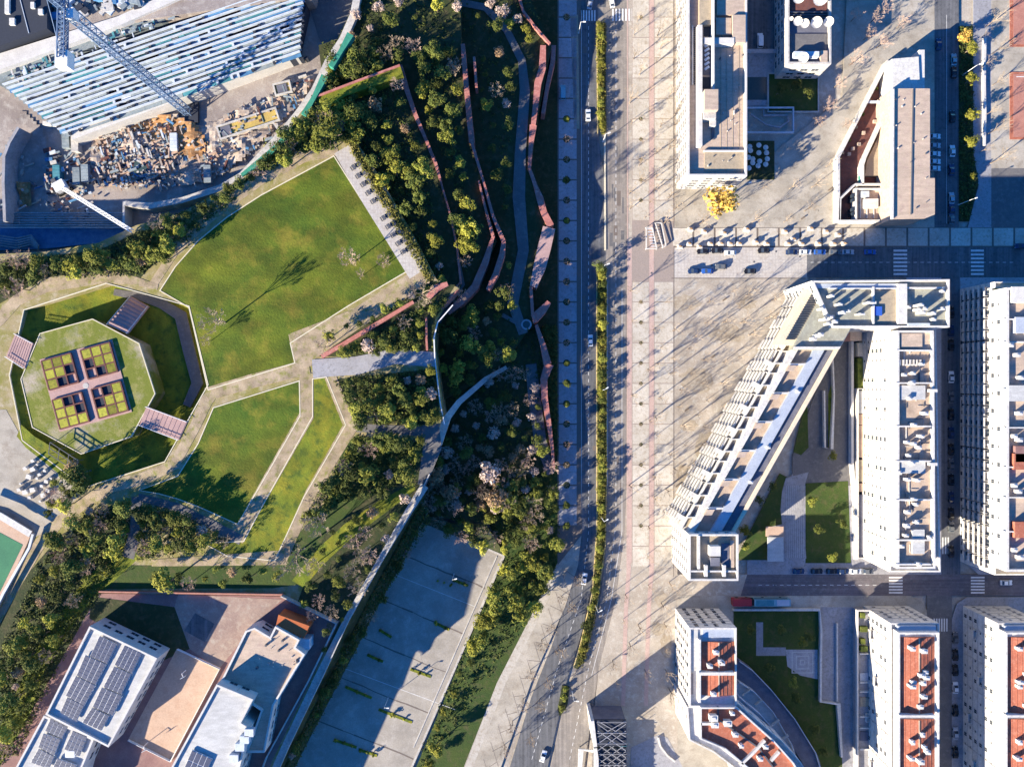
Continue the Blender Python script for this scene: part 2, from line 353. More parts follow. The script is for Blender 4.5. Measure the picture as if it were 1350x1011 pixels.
struct('stone_edging', MB().prism(inset(edge,-.2), ZP-.5, ZP+.12, [inset(edge,.08)]), 'edge_stone')
redge = [P(x,y,ZP) for x,y in RING]
struct('stone_edging', MB().prism(inset(redge,-.28), ZP-.3, ZP+.15, [inset(redge,.02)]), 'edge_stone')
# paths
band('path', [(-60,470),(0,420),(22,396),(60,376),(140,364),(180,371),(208,379)], [16,15,14,17,16,10,6], ZP+.10, 'dirt_path')
band('path', [(x_,y_,rz_at(x_,y_)+1.15) for x_,y_ in ((150,385),(185,391),(212,400),(238,416),(249,462),(260,505),(246,535))], [8,10,12,14,15,14,10], 0, 'asphalt_mid', th=.6)
band('path', [(285,514),(272,528),(258,560),(230,612),(190,630),(150,640),(115,660),(75,690),(50,720),(20,770),(-20,840)], [12,15,13,13,15,15,13,14,14,14,16], ZP+.10, 'dirt_path')
band('path', [(272,520),(330,503),(385,489),(408,485)], [16,17,18,22], ZP+.13, 'dirt_path')
band('path', [(200,378),(230,332),(280,283),(340,238),(400,205),(445,196)], [10,10,13,15,17,18], ZP+.09, 'dirt_path')
band('path', [(400,484),(396,458),(470,420),(545,372),(556,352)], [20,24,24,24,22], ZP+.14, 'dirt_path')
band('path', [(452,196),(490,262),(525,318),(552,360)], [24,24,24,26], ZP+.17, 'pale_paving')
band('path', [(404,492),(404,548),(340,660),(312,712)], [17,17,17,16], ZP+.12, 'dirt_path')
band('path', [(435,496),(462,562),(410,650),(372,735),(200,742)], [14,16,14,14,8], ZP+.11, 'dirt_path')
band('path', [(182,655),(232,668),(275,690),(318,712)], [9,10,12,12], ZP+.15, 'asphalt_mid')
band('path', [(412,486),(470,482),(520,470),(574,474)], [22,22,18,18], ZP+.19, 'slab_grey')
tag(obj('parapet_wall', MB().ribbon([P(x,y,ZP+1.3) for x,y in ((566,625),(545,668),(506,735),(462,812),(426,890),(380,985),(358,1035))], .35, 1.5), 'concrete'), 'long thin parapet wall added between the straight path and the parking bank', 'wall')  # parapet added so the plateau's shade reaches further over the parking lot
band('path', [(470,564),(520,566),(566,570)], [10,10,12], ZP+.1, 'asphalt_mid')
band('path', [(560,640),(540,672),(500,740),(455,820),(420,890),(375,985),(355,1030)], [10,9,7,7,8,8,8], ZP+.2, 'concrete')
band('path', [(567,560),(570,590),(556,640)], [22,22,10], ZP+.16, 'asphalt_mid')
band('path', [(668,484,Z3+.4),(640,500,Z2+1),(605,530,Z2+7),(590,550,ZP-3),(576,585,ZP-.2)], [5,6,7,8,12], 0, 'concrete', th=1.5)
band('path', [(180,655),(178,700),(168,735)], [12,12,16], ZP+.12, 'asphalt_mid')
band('path', [(500,28),(560,8),(600,2),(640,10),(668,40),(688,80),(692,120),(686,200),(684,260),(690,330),(676,400),(690,440)], [9,9,9,9,9,10,13,14,16,14,14,12], Z2+.3, 'asphalt_mid')
band('path', [(700,480),(704,520),(712,580),(726,625)], [14,16,16,10], Z3+.25, 'asphalt_mid')
band('path', [(600,330),(608,375),(590,400),(578,425)], [7,9,9,6], Z1+.2, 'asphalt_mid')
band('path', [(662,415),(680,425),(694,428)], [5,5,5], Z2+.4, 'asphalt_mid')
sheet('grass_bank', [(-300,540),(8,540),(30,580),(70,615),(112,645),(60,700),(40,712),(0,690),(-300,690)], ZP+.05, 'plaza_stone', th=.2)
sheet('grass_bank', [(28,560),(45,575),(70,590),(100,612),(96,640),(62,612),(34,590),(22,575)], ZP+.09, 'lawn_bright', th=.2)
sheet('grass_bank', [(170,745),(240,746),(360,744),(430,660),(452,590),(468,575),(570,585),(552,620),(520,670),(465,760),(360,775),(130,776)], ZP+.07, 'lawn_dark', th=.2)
sheet('grass_bank', [(430,700),(560,600),(560,640),(505,725),(462,800),(430,860),(390,800),(400,772)], ZP+.1, 'woodland', th=.2); sheet('grass_bank', [(385,765),(420,722),(455,690),(500,660),(545,636),(548,646),(505,678),(460,712),(425,745),(400,775)], ZP+.13, 'lawn_bright', th=.2)  # dark sheet stands in for deep shade, bright strip for a sunlit streak
sheet('grass_bank', [(0,345),(130,330),(185,305),(215,300),(200,350),(180,372),(140,360),(60,368),(0,400),(-80,440),(-80,350)], ZP+.06, 'woodland', th=.2)
sheet('grass_bank', [(-80,1100),(-80,860),(0,800),(50,740),(80,705),(150,665),(178,680),(165,740),(135,780),(110,815),(20,1000),(-20,1100)], ZP+.06, 'woodland', th=.2)
sheet('grass_bank', [(398,152),(415,130),(427,154),(452,183),(400,202),(345,232),(300,256),(340,224)], ZP+.04, 'woodland', th=.2)
sheet('grass_bank', [(412,470),(560,368),(600,376),(574,420),(572,466),(520,462),(470,470)], ZP+.04, 'woodland', th=.2)
sheet('grass_bank', [(440,500),(574,486),(580,548),(570,560),(470,558)], ZP+.04, 'woodland', th=.2)
sheet('grass_bank', [(168,690),(182,736),(130,785),(105,810),(60,880),(20,1000),(-10,1011),(-10,980),(45,860),(90,790),(140,735)], ZP+.1, 'lawn_bright', th=.2)
# three paved bridges over the sunken lawn
def bridge(a, b, c, d, m, label, drop=0.0):
    t = thing('footbridge', label, 'footbridge', group='footbridges over the sunken lawn')
    za, zb_ = ZP+.25, ZP+.25-drop; q = [P(*a, za), P(*b, zb_), P(*c, zb_), P(*d, za)]
    obj('deck', MB().add(q+[(p[0],p[1],p[2]-.8) for p in q], [(3,2,1,0),(4,5,6,7),(0,1,5,4),(1,2,6,5),(2,3,7,6),(3,0,4,7)]), m, t)
    A, B, C, D = [Vector(p) for p in q]
    for i in range(9):
        f = (i+.5)/9; u = A.lerp(B, f); v = D.lerp(C, f); u.z += .04; v.z += .04
        obj('plank', MB().bar(u, v, (B-A).length/9*.72, .08), m, t)
    for u, v in ((A,B),(D,C)):
        obj('railing', MB().bar(u+Vector((0,0,.9)), v+Vector((0,0,.9)), .12).bar(u+Vector((0,0,.4)), v+Vector((0,0,.4)), .06), 'steel_white', t)
bridge((142,428),(173,391),(196,404),(168,440), 'pink_paving', 'shaded reddish footbridge at the top of the octagon', 5.5)
bridge((193,536),(247,556),(236,580),(184,560), 'pink_paving', 'sunlit pink and white striped footbridge from the octagon to the curved path')
bridge((44,453),(20,440),(8,470),(33,486), 'pink_paving', 'short pink footbridge at the outer corner of the octagon near the photo edge')
# planter garden in the octagon
pg = thing('planter_garden', 'square brick planter garden with pink paved cross in the octagon', 'planter garden')
c0 = Vector(P(113.5,508.5,ZP)); ang = math.radians(15.5); cell = 13.0*S*.93
def gp(i, j, z): x, y = i*cell, j*cell; return (c0.x+x*math.cos(ang)-y*math.sin(ang), c0.y+x*math.sin(ang)+y*math.cos(ang), z)
obj('pavement', MB().box((c0.x,c0.y,ZP+.1),(cell*7.5,cell*7.5,.2), ang), 'pink_paving', pg)
for qx in (-1,1):
    for qy in (-1,1):
        fr = MB()
        for k in range(4):
            a, b = gp(qx*(.52+k), qy*.52, ZP+.5), gp(qx*(.52+k), qy*3.52, ZP+.5); fr.bar(a, b, .45, .8)
            a, b = gp(qx*.52, qy*(.52+k), ZP+.48), gp(qx*3.52, qy*(.52+k), ZP+.48); fr.bar(a, b, .42, .78)
        obj('planter_frame', fr, 'timber_red', pg)
        for i in range(3):
            for j in range(3):
                pit = (i, j) in ((0,1),(1,0)); 
                if (i, j) == (0,0): 
                    continue
                c = gp(qx*(1.02+i), qy*(1.02+j), 0)
                if pit: obj('pit', MB().box((c[0],c[1],ZP+.25),(cell*.9,cell*.9,.14), ang), 'void_dark', pg)
                else: obj('grass_bed', MB().box((c[0],c[1],ZP+.5),(cell*.84,cell*.84,.7), ang), 'leaf_yellow', pg)
obj('drain', MB().cyl((c0.x,c0.y,ZP+.2),1.0,.06,14), 'concrete', pg)
# tables along the paved strip beside the lawn
def mk_table():
    t = thing('picnic_table', '', 'picnic table')
    obj('tabletop', MB().box((0,0,.78),(1.6,1.0,.1)), 'steel_dark', t); obj('pedestal', MB().box((0,0,.37),(.5,.4,.74)), 'steel_dark', t)
    for s in (-1,1): obj('bench', MB().box((0,s*.95,.43),(1.6,.4,.1)).box((-.6,s*.95,.19),(.12,.3,.38)).box((.6,s*.95,.19),(.12,.3,.38)), 'steel_dark', t)
    return t
tab = mk_table(); first = True; a0, a1 = Vector((470,219)), Vector((536,330)); n = 11; idx = 0
for i in range(n):
    if i == 5: continue
    for j, off in enumerate((-4.5, 4.0)):
        q = a0.lerp(a1, i/(n-1)); d = (a1-a0).normalized(); px, py = q.x+(-d.y)*off, q.y+d.x*off
        t = tab if first else copy_tree(tab); first = False; idx += 1
        t.location = P(px,py,ZP+.17); t.rotation_euler = (0,0,math.radians(-59+R.uniform(-4,4)))
        row = 'lawn side row' if j else 'hedge side row'
        tag(t, f"stone picnic table, {nth(i+1 if i < 5 else i)} from the top in the {row} on the paved strip", 'picnic table', 'picnic tables beside the big lawn')
# white stones garden and pergola
gd = sheet('gravel_garden', [(10,640),(46,604),(80,628),(60,672),(44,678)], ZP+.14, 'plaza_stone', th=.2)
spots = [(46,607),(36,617),(46,618),(55,625),(30,637),(52,630),(64,634),(46,645),(60,652),(70,630),(36,648),(66,646),(41,628),(58,640),(52,612),(42,655),(62,620),(28,645),(56,660)]
for i, (x,y) in enumerate(sorted(spots, key=lambda s: s[1])):
    s = R.uniform(.7,1.9); c = P(x,y,ZP); o = obj('stone_block', MB().box((0,0,.6),(s,s*.8,1.2)).box((s*.3,s*.2,1.35),(s*.4,s*.4,.35)), 'concrete_white')
    o.location = (c[0],c[1],ZP+.1); o.rotation_euler = (0,0,R.uniform(-.5,.5)); tag(o, f"white stone block, {nth(i+1)} from the top in the fenced gravel garden beside the pergola", 'stone block', 'white blocks in the gravel garden')
pe = thing('pergola', 'dark metal pergola frame beside the octagon and the gravel garden', 'pergola'); A, B = Vector(P(66,583,ZP+3)), Vector(P(103,607,ZP+3)); Q = Vector(P(64,598,ZP+3))-A
for k in range(4):
    u = A.lerp(B, k/3); obj('rafter', MB().bar(u, u+Q, .18), 'steel_dark', pe)
    for v in (u, u+Q): obj('post', MB().bar((v.x,v.y,ZP), v, .16), 'steel_dark', pe)
for s in (0,.5,1): obj('beam', MB().bar(A+Q*s, B+Q*s, .2), 'steel_dark', pe)

# ------------------------------------------------------------------ red walls of the terraces
def red_wall(pts, wpx, h, zb, label, m='red_concrete'):
    q = [P(x,y,h) for x,y in pts]; ws = [w*S for w in wpx] if isinstance(wpx, list) else wpx*S
    o = obj('retaining_wall', MB().ribbon(q, ws, h-zb), m); return tag(o, label, 'wall', 'red terrace walls in the park')
red_wall([(527,86),(536,118),(547,150),(563,188),(574,215),(580,236)], [6,6,5,4,4,3], ZA+.8, Z1-1, 'purple red retaining wall running down from the yellow grass strip corner')
red_wall([(580,236),(594,285),(602,325),(607,372),(590,390)], 2, ZA+.6, Z1-1, 'thin dark retaining wall edging the upper terrace above the red ramp')
red_wall([(415,128),(470,107),(527,86)], 2.2, ZP+.6, Z1-1, 'thin brown wall along the top of the yellow grass strip')
red_wall([(610,58),(613,95),(619,160),(622,188)], [5,6,7,7], Z1+1.2, Z2-1, 'broad straight pink wall dropping from the top of the wood')
red_wall([(622,188),(636,235),(650,285),(664,318),(662,335),(654,360),(643,382)], [4,3,4,5,7,7,5], Z1+1.2, Z2-1, 'outer arm of the forked red wall bending above the wood')
red_wall([(631,238),(640,275),(650,312),(640,345),(626,378),(608,397),(590,412)], [2,3,4,8,9,9,7], Z1+1.6, Z2-1, 'inner arm of the forked red wall that widens into a ramp')
red_wall([(625,75),(628,115)], 3, Z1+.8, Z2-1, 'short faint red wall beside the top of the broad pink wall')
red_wall([(590,374),(575,380),(563,392)], [5,9,9], ZP+1.2, Z1-1, 'bright orange red wall stub just below the paved strip corner')
red_wall([(545,398),(500,425),(455,452),(424,470)], [4,5,5,5], ZP+1.3, Z1-1, 'long orange red wall slanting through shrubs under the big lawn')
red_wall([(604,380),(588,398),(568,415)], 3, ZP-.5, Z1-1, 'narrow brown red wall between the orange stub and the ramp')
red_wall([(562,418),(562,445),(563,462)], 2.4, ZP+.7, Z1-1, 'thin upright purple wall ending at the concrete path')
red_wall([(680,-20),(690,15),(705,35),(725,58)], [3,3,3,3], Z2+1.5, 0, 'dark red wall slanting in from the top edge to the avenue')
red_wall([(716,60),(715,90),(709,110),(706,140),(703,165)], [7,9,9,7,6], Z2+1.2, 0, 'inner pink wall of the pair beside the avenue verge')
red_wall([(730,60),(729,80),(722,112),(716,150)], [6,6,5,5], Z2-1.5, 0, 'outer pink wall of the pair beside the avenue verge')
red_wall([(703,165),(700,190),(698,222)], [9,6,4], Z2+1, 0, 'tapering pink wall below the pair beside the avenue')
red_wall([(698,222),(706,245),(712,262),(717,280),(726,298)], [4,5,9,8,9], Z2+.8, 0, 'crooked narrow pink wall joining the wide ramp')
red_wall([(724,300),(718,325),(712,350),(703,378)], [16,17,16,9], Z2+1.0, 0, 'wide pink ramp wall at the middle of the verge', 'pink_paving')
red_wall([(700,378),(702,412),(706,425)], [4,4,6], Z2+1.2, 0, 'thin curved wall edging the dark triangular pocket')
red_wall([(704,420),(716,408),(724,398)], [12,10,6], Z2+.9, 0, 'short stubby pink spur beside the round basin')
red_wall([(707,428),(716,455),(722,480)], [4,7,10], Z2, 0, 'pink wall widening downwards below the stubby spur')
red_wall([(724,480),(717,500),(718,525),(724,560),(728,590),(730,618)], [12,9,8,6,4,3], Z3+2, 0, 'dark red wall tapering to a point at the sidewalk')
tag(obj('handrail', MB().ribbon([P(x,y,ZP+1.2) for x,y in ((597,402),(592,408),(577,425),(572,445),(573,470),(580,530),(586,560))], .35, .4), 'steel_white'), 'pale handrail along the edge of the path under the ramp', 'railing')
bs = thing('round_basin', 'round pale basin at the end of the small concrete path', 'basin', P(694,428,Z2)); obj('rim', MB().cyl((0,0,0),1.9,.6,24), 'slab_grey', bs); obj('pool', MB().cyl((0,0,.6),1.3,.03,24), 'water_dark', bs)

# ------------------------------------------------------------------ parking lot
LOT = [(557,686),(664,733),(552,990),(520,1080),(350,1080),(385,1018),(450,893),(503,790)]
sheet('parking_lot', LOT, .22, 'asphalt_lot')
struct('kerb', MB().ribbon([P(x,y,.4) for x,y in ((557,686),(664,733),(600,880),(552,990),(530,1040))], .7, .4), 'concrete')
struct('kerb', MB().ribbon([P(x,y,.36) for x,y in ((655,733),(592,878),(545,985))], .4, .3), 'concrete')
def islet(a, b, w=3.4):
    m = MB().ribbon([P(*a,.42), P(*b,.42)], w*S, .3); struct('planting_strip', m, 'lawn_bright')
isl = [((575,765),(600,772)),((500,830),(516,840)),((572,820),(592,830)),((484,863),(505,872)),((541,882),(568,892)),((455,905),(490,920)),((499,935),(543,952)),((440,975),(470,985)),((473,988),(497,996)),((597,764),(617,772))]
for a, b in isl[1:]: islet(a, b)
struct('road_marking', MB().ribbon([P(452,880,.235), P(600,935,.235)], .15, .01).ribbon([P(515,755,.235), P(628,800,.235)], .15, .01), 'paint_line')

# ------------------------------------------------------------------ avenue and plaza surfaces (flush sheets a few mm apart)
def rd(name, poly, z, m, th=.2): return sheet(name, poly, z, m, th)
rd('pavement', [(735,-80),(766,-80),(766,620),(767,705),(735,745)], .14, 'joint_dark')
rd('pavement', [(735,745),(767,702),(762,745),(745,800),(700,900),(650,1040),(600,1040),(655,900),(700,812)], .13, 'plaza_stone')
rd('kerb', [(735,742),(744,742),(712,812),(667,900),(612,1040),(602,1040),(655,900),(700,812)], .135, 'slab_pale')
for k in range(12): struct('paving_joint', MB().ribbon([P(744-k*9.5,750+k*24,.145), P(760-k*9+(k>6)*-6,762+k*22,.145)], .18, .01).ribbon([P(742-k*9.5,758+k*22,.147), P(752-k*9.5,790+k*22,.147)], .12, .01), 'joint_dark')
sheet('avenue_verge', [(560,-300),(735,-300),(735,612),(700,640),(560,600)], .1, 'woodland')
rd('cycle_lane', [(752,20),(762,20),(764,170),(757,170)], .19, 'roof_tan')
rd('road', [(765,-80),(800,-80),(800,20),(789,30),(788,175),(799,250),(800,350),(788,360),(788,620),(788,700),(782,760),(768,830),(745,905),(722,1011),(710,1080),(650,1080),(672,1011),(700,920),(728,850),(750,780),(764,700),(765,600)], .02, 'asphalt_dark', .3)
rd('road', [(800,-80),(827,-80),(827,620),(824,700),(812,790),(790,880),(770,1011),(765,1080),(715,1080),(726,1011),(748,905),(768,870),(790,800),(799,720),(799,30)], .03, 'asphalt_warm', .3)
rd('road', [(788,10),(800,10),(800,30),(788,30)], .034, 'asphalt_warm')
rd('plaza', [(827,-80),(905,-80),(900,240),(905,300),(1065,365),(1045,400),(893,690),(893,757),(985,757),(972,800),(893,803),(893,930),(1000,1080),(765,1080),(790,880),(812,790),(824,700),(827,620)], .12, 'plaza_sand')
rd('plaza', [(905,225),(990,225),(1110,130),(1120,-80),(1235,-80),(1235,300),(890,300),(888,235)], .125, 'plaza_stone')
rd('plaza', [(885,300),(1420,300),(1420,326),(1060,326),(900,326),(900,366),(885,366)], .135, 'joint_dark')
rd('road', [(900,326),(1420,326),(1420,366),(900,366)], .10, 'asphalt_dark')
rd('plaza', [(885,326.5),(1064,326.5),(1064,366),(885,366)], .142, 'pale_paving')
rd('plaza', [(862,366),(1066,366),(1045,400),(890,690),(890,800),(862,800)], .145, 'plaza_sand')
struct('road_marking', MB().ribbon([P(885,367,.155),P(1062,367,.155)], .3, .01), 'joint_dark')
for x in (827.5, 861.5, 888.5): struct('kerb', MB().ribbon([P(x,0-80,.17),P(x,620,.17),P(x-.5,760,.17)], .22 if x>888 else .35, .1), 'joint_dark' if x>888 else 'pink_strip')
rd('plaza', [(856,-80),(862,-80),(862,760),(856,760)], .150, 'pink_strip'); rd('plaza', [(827,320),(833,320),(833,740),(826,760)], .151, 'pink_strip')
# paving slabs of the avenue pavements, each its own piece
pv = bpy.data.objects.new('avenue_pavement', None); LK(pv); pv['kind'] = 'structure'
def slab_me(w, h, m): return MB().box((0,0,0),(w*S,h*S,.05)).mesh('paving_slab', m)
mat('joint_warm', (.30,.245,.21), bump=.1); rd('plaza', [(833.2,-80),(855.8,-80),(855.8,745),(833.2,745)], .147, 'joint_warm'); rd('plaza', [(862.2,-80),(888,-80),(888,745),(862.2,745)], .147, 'joint_warm')
s1 = slab_me(23.5, 24.8, 'slab_grey'); s2 = slab_me(21.5, 25.6, 'slab_pale'); s3 = slab_me(24.5, 25.6, 'slab_pale'); s4 = slab_me(25.6, 23.5, 'slab_pale')
for k in range(-1, 27):
    y = 9.6+26.8*k
    if y < 700: put('paving_slab', s1, P(748.5,y,.165), 0, pv)
for k in range(0, 29):
    y = 9.6+26.8*k
    if y < 745 and not 290 < y < 370:
        put('paving_slab', s2, P(844.7,y,.15), 0, pv); put('paving_slab', s3, P(875.3,y,.15), 0, pv)
pv2 = bpy.data.objects.new('cross_street_pavement', None); LK(pv2); pv2['kind'] = 'structure'
for k in range(0, 17): put('paving_slab', s4, P(900+28.2*k,312.5,.16), 0, pv2)
for x_ in (829.5,859.5): struct('kerb', MB().ribbon([P(x_,745,.16),P(x_-4,800,.16),P(x_-6,860,.16),P(x_-8,930,.16)], 1.5, .02), 'pink_strip')
mat('patch_brown', (.37,.31,.235), (.30,.24,.17), .25, (.44,.385,.30), .9, bump=.4)
for (cx_, cy_, rx_, ry_) in ((872,790,9,13),(868,828,10,9),(878,850,8,16),(843,20,8,16),(878,60,10,40),(876,140,11,46),(878,225,10,40),(842,150,7,20),(842,250,7,16),(872,400,9,20),(905,400,20,12),(960,440,26,14),(920,500,24,18),(930,590,16,22),(908,560,12,9),(985,400,14,9),(900,625,8,16)):
    q_ = [(cx_+rx_*math.cos(a_)*R.uniform(.7,1.15), cy_+ry_*math.sin(a_)*R.uniform(.7,1.15)) for a_ in [6.2832*i/18 for i in range(18)]]; rd('brown_patch', q_, .1487+R.random()*.0008, 'patch_brown', .02)  # irregular patches of slightly darker brown on the plaza
# east side streets
rd('road', [(1232,-80),(1264,-80),(1264,300),(1232,300)], .145, 'asphalt_dark')
rd('planting_bed', [(1264,35),(1283,35),(1283,200),(1290,240),(1278,292),(1264,292)], .19, 'woodland')
rd('pavement', [(1283,-20),(1307,-20),(1307,300),(1276,300),(1290,245),(1283,200)], .15, 'slab_grey')
rd('sports_ground', [(1307,-80),(1420,-80),(1420,222),(1307,222)], .17, 'plaza_stone')
rd('sports_ground', [(1307,222),(1420,222),(1420,300),(1307,300)], .175, 'asphalt_mid')  # dark sheet stands in for the cast shadow of the kinked block
rd('road', [(1241,366),(1266,366),(1266,757),(1241,757)], .105, 'asphalt_dark')
rd('road', [(900,757),(1420,757),(1420,785),(900,785)], .11, 'asphalt_ew')
rd('pavement', [(893,785),(1200,785),(1215,792),(1222,804),(1222,1080),(893,1080)], .16, 'plaza_stone')
rd('pavement', [(985,738),(1240,738),(1240,757),(985,757)], .165, 'slab_grey')
rd('road', [(1222,785),(1255,785),(1255,1080),(1222,1080)], .115, 'asphalt_mid')
rd('pavement', [(1266,366),(1420,366),(1420,757),(1290,757),(1266,735)], .155, 'slab_grey')
rd('pavement', [(1255,815),(1262,795),(1275,787),(1420,787),(1420,1080),(1255,1080)], .162, 'slab_grey')
rd('pavement', [(1195,366),(1241,366),(1241,757),(1195,757)], .15, 'slab_grey')
def crosswalk(x0,y0,x1,y1,n,horiz,z=.125):
    mb0 = bpy.data.objects.new('crosswalk', None); LK(mb0); mb0['kind'] = 'structure'
    for i in range(n):
        if horiz: y = y0+(y1-y0)*(i+.5)/n; a, b, w = (x0,y), (x1,y), (y1-y0)/n*.5
        else: x = x0+(x1-x0)*(i+.5)/n; a, b, w = (x,y0), (x,y1), (x1-x0)/n*.5
        obj('stripe', MB().ribbon([P(*a,z),P(*b,z)], w*S, .008), 'paint_line', mb0)
crosswalk(1172,759,1190,783,6,True); crosswalk(1280,759,1298,783,6,True); crosswalk(1234,708,1252,730,5,False); crosswalk(1230,815,1250,832,6,False)
crosswalk(1178,328,1196,364,7,True); crosswalk(1280,328,1297,364,7,True); crosswalk(806,12,836,28,7,False,.14); crosswalk(764,14,786,28,6,False,.14)
def dashes(pts, z, w=.16, dash=True):
    mb = MB(); 
    for (a, b) in zip(pts[:-1], pts[1:]):
        L_ = math.dist(a, b); n = max(1, int(L_/9)) if dash else 1
        for i in range(n):
            f0 = i/n; f1 = (i+(.5 if dash else 1))/n
            mb.ribbon([P(a[0]+(b[0]-a[0])*f0, a[1]+(b[1]-a[1])*f0, z), P(a[0]+(b[0]-a[0])*f1, a[1]+(b[1]-a[1])*f1, z)], w, .006)
    o = struct('road_marking', mb, 'paint_line')
dashes([(776,35),(776,700),(766,790),(735,880),(700,1005)], .03); dashes([(812,40),(812,690),(800,790),(776,880),(750,1005)], .04)
dashes([(766.5,30),(766.5,700)], .03, .14, False); dashes([(801,370),(801,640)], .04, .14, False)
dashes([(820,380),(820,700),(806,790),(780,890)], .04, .14, False); dashes([(915,346),(1340,346)], .112); dashes([(1000,771),(1160,771)], .122)
dashes([(1248,20),(1248,295)], .152, .12, False)
for i in range(34):
    x_, y_ = (R.uniform(768,786), R.uniform(20,690)) if i % 2 else (R.uniform(803,822), R.uniform(40,690)); w_, h_ = R.uniform(1.5,5), R.uniform(4,22); z_ = .024+.004*R.random() if i % 2 else .033+.004*R.random()
    rd('road_patch', [(x_,y_),(x_+w_,y_),(x_+w_,y_+h_),(x_,y_+h_)], z_, 'asphalt_mid' if i % 3 else 'joint_dark', .02)
for i in range(30):
    x_, y_ = R.choice(((R.uniform(768,786),R.uniform(20,700)),(R.uniform(803,822),R.uniform(40,700)),(R.uniform(910,1340),R.uniform(330,362)),(R.uniform(980,1340),R.uniform(760,782)),(R.uniform(835,880),R.uniform(20,740)))); c_ = P(x_,y_,.18); struct('manhole_cover', MB().cyl((c_[0],c_[1],.155 if x_>825 else .03),.38,.012,10), 'steel_dark')
for (a_, b_) in (((535,733),(640,775)),((503,790),(612,836)),((478,840),(588,886)),((450,893),(566,940)),((420,950),(545,1000))):
    mbj = MB(); p_ = a_
    for k in range(1,9): q_ = (a_[0]+(b_[0]-a_[0])*k/8+R.uniform(-.8,.8), a_[1]+(b_[1]-a_[1])*k/8+R.uniform(-.8,.8)); mbj.ribbon([P(*p_,.232),P(*q_,.232)], R.uniform(.2,.6), .008); p_ = q_
    struct('surface_joint', mbj, 'joint_dark')
# parking bay lines
mb = MB()
for y in range(178,232,6): mb.ribbon([P(1233,y,.152),P(1238,y,.152)], .12, .006)
struct('road_marking', mb, 'paint_line')
sheet('planting_strip', [(787,30),(798,30),(798,175),(793,178),(788,160)], .30, 'woodland', .3)
sheet('planting_strip', [(788,360),(799,352),(799,620),(797,720),(786,800),(770,870),(762,882),(757,880),(766,850),(782,780),(788,700)], .30, 'woodland', .3)
sheet('planting_strip', [(741,903),(751,905),(748,930),(738,944),(735,935)], .30, 'woodland', .3)
struct('kerb', MB().ribbon([P(x,y,.32) for x,y in ((797.5,178),(798,330))], .6, .35), 'edge_stone')
for pts in ([(787,30),(788,176)],[(786.8,360),(787,700),(781,780),(765,850),(756,880)],[(799.6,352),(799.8,620),(798,720),(787,800),(771,870)]):
    struct('kerb', MB().ribbon([P(x,y,.32) for x,y in pts], .3, .3), 'paint_yellow')

# ------------------------------------------------------------------ buildings
def window_me(w, h, m='render_white', glass='window_glass'):
    mb = MB()                                  # faces +x; origin on the wall
    for s in (-1, 1): mb.box((.05, s*(w/2+.05), 0), (.14, .1, h+.2))
    for s in (-1, 1): mb.box((.05, 0, s*(h/2+.05)), (.14, w, .1))
    mb.box((.02, 0, 0), (.05, w, h), 0, 1); mb.box((.045, 0, 0), (.05, .06, h), 0, 0)
    return mb.mesh('window', [m, glass])
WIN = window_me(1.3, 1.5); WINW = window_me(2.6, 1.5); WINT = window_me(1.1, 2.2, 'steel_dark'); WINS = window_me(.7, .8)
mb = MB().box((.65,0,-.08),(1.3,3.1,.16)).box((1.25,0,.45),(.12,3.1,.9)).box((.62,-1.5,.45),(1.2,.1,.9)).box((.62,1.5,.45),(1.2,.1,.9))
BALC = mb.mesh('balcony', 'render_white')
def facing(p0, p1):                            # does this wall edge (ccw loop) face the camera axis?
    m = ((p0[0]+p1[0])/2, (p0[1]+p1[1])/2); nrm = (p1[1]-p0[1], -(p1[0]-p0[0])); return nrm[0]*(-m[0])+nrm[1]*(-m[1]) > 0
def windows(par, loop, z0, z1, fl=3.0, step=3.6, wins=(WIN,), skip=.06, balc=0.0, both=False, minlen=5, start=1.7):
    l = ccw(loop)
    for i in range(len(l)):
        a, b = Vector(l[i]), Vector(l[(i+1)%len(l)]); L_ = (b-a).length
        if L_ < minlen or not (both or facing(a, b)): continue
        d = (b-a)/L_; nr = Vector((d.y, -d.x)); rz = math.atan2(nr.y, nr.x); n = int((L_-1.6)/step)
        if n < 1: continue
        off = (L_-(n-1)*step)/2; nf = int((z1-z0-start-.6)/fl)+1
        if z1-z0 > 9 and L_ > 12:
            mbb = MB()
            for f in range(1, nf): mbb.bar((a.x+nr.x*.06+d.x*.2, a.y+nr.y*.06+d.y*.2, z0+f*fl+.2), (b.x+nr.x*.06-d.x*.2, b.y+nr.y*.06-d.y*.2, z0+f*fl+.2), .18, .22)
            for kk in range(int(L_/11)): q_ = a+d*(6+kk*11); mbb.bar((q_.x+nr.x*.1,q_.y+nr.y*.1,z0+.5), (q_.x+nr.x*.1,q_.y+nr.y*.1,z1-.3), .16, .16)
            obj('facade_band', mbb, 'concrete', par)
        for f in range(nf):
            for k in range(n):
                if R.random() < skip: continue
                q = a+d*(off+k*step); z = z0+start+f*fl
                if abs(q.x) > 205 or abs(q.y) > 155: continue
                if balc and f > 0 and (k % int(1/balc)) == 0: put('balcony', BALC, (q.x+nr.x*.002, q.y+nr.y*.002, z-1.05), rz, par)
                put('window', wins[(k+f*3) % len(wins)], (q.x+nr.x*.004, q.y+nr.y*.004, z), rz, par)
def chimney(par, x, y, z, s=(1.2,1.0,1.8), m='render_white', cap=True):
    mb = MB().box((0,0,s[2]/2),s)
    if cap: mb.box((0,0,s[2]+.12),(s[0]+.3,s[1]+.3,.16)).box((0,0,s[2]+.3),(s[0]*.5,s[1]*.5,.25))
    o = obj('chimney', mb, m, par); o.location = (x,y,z); return o
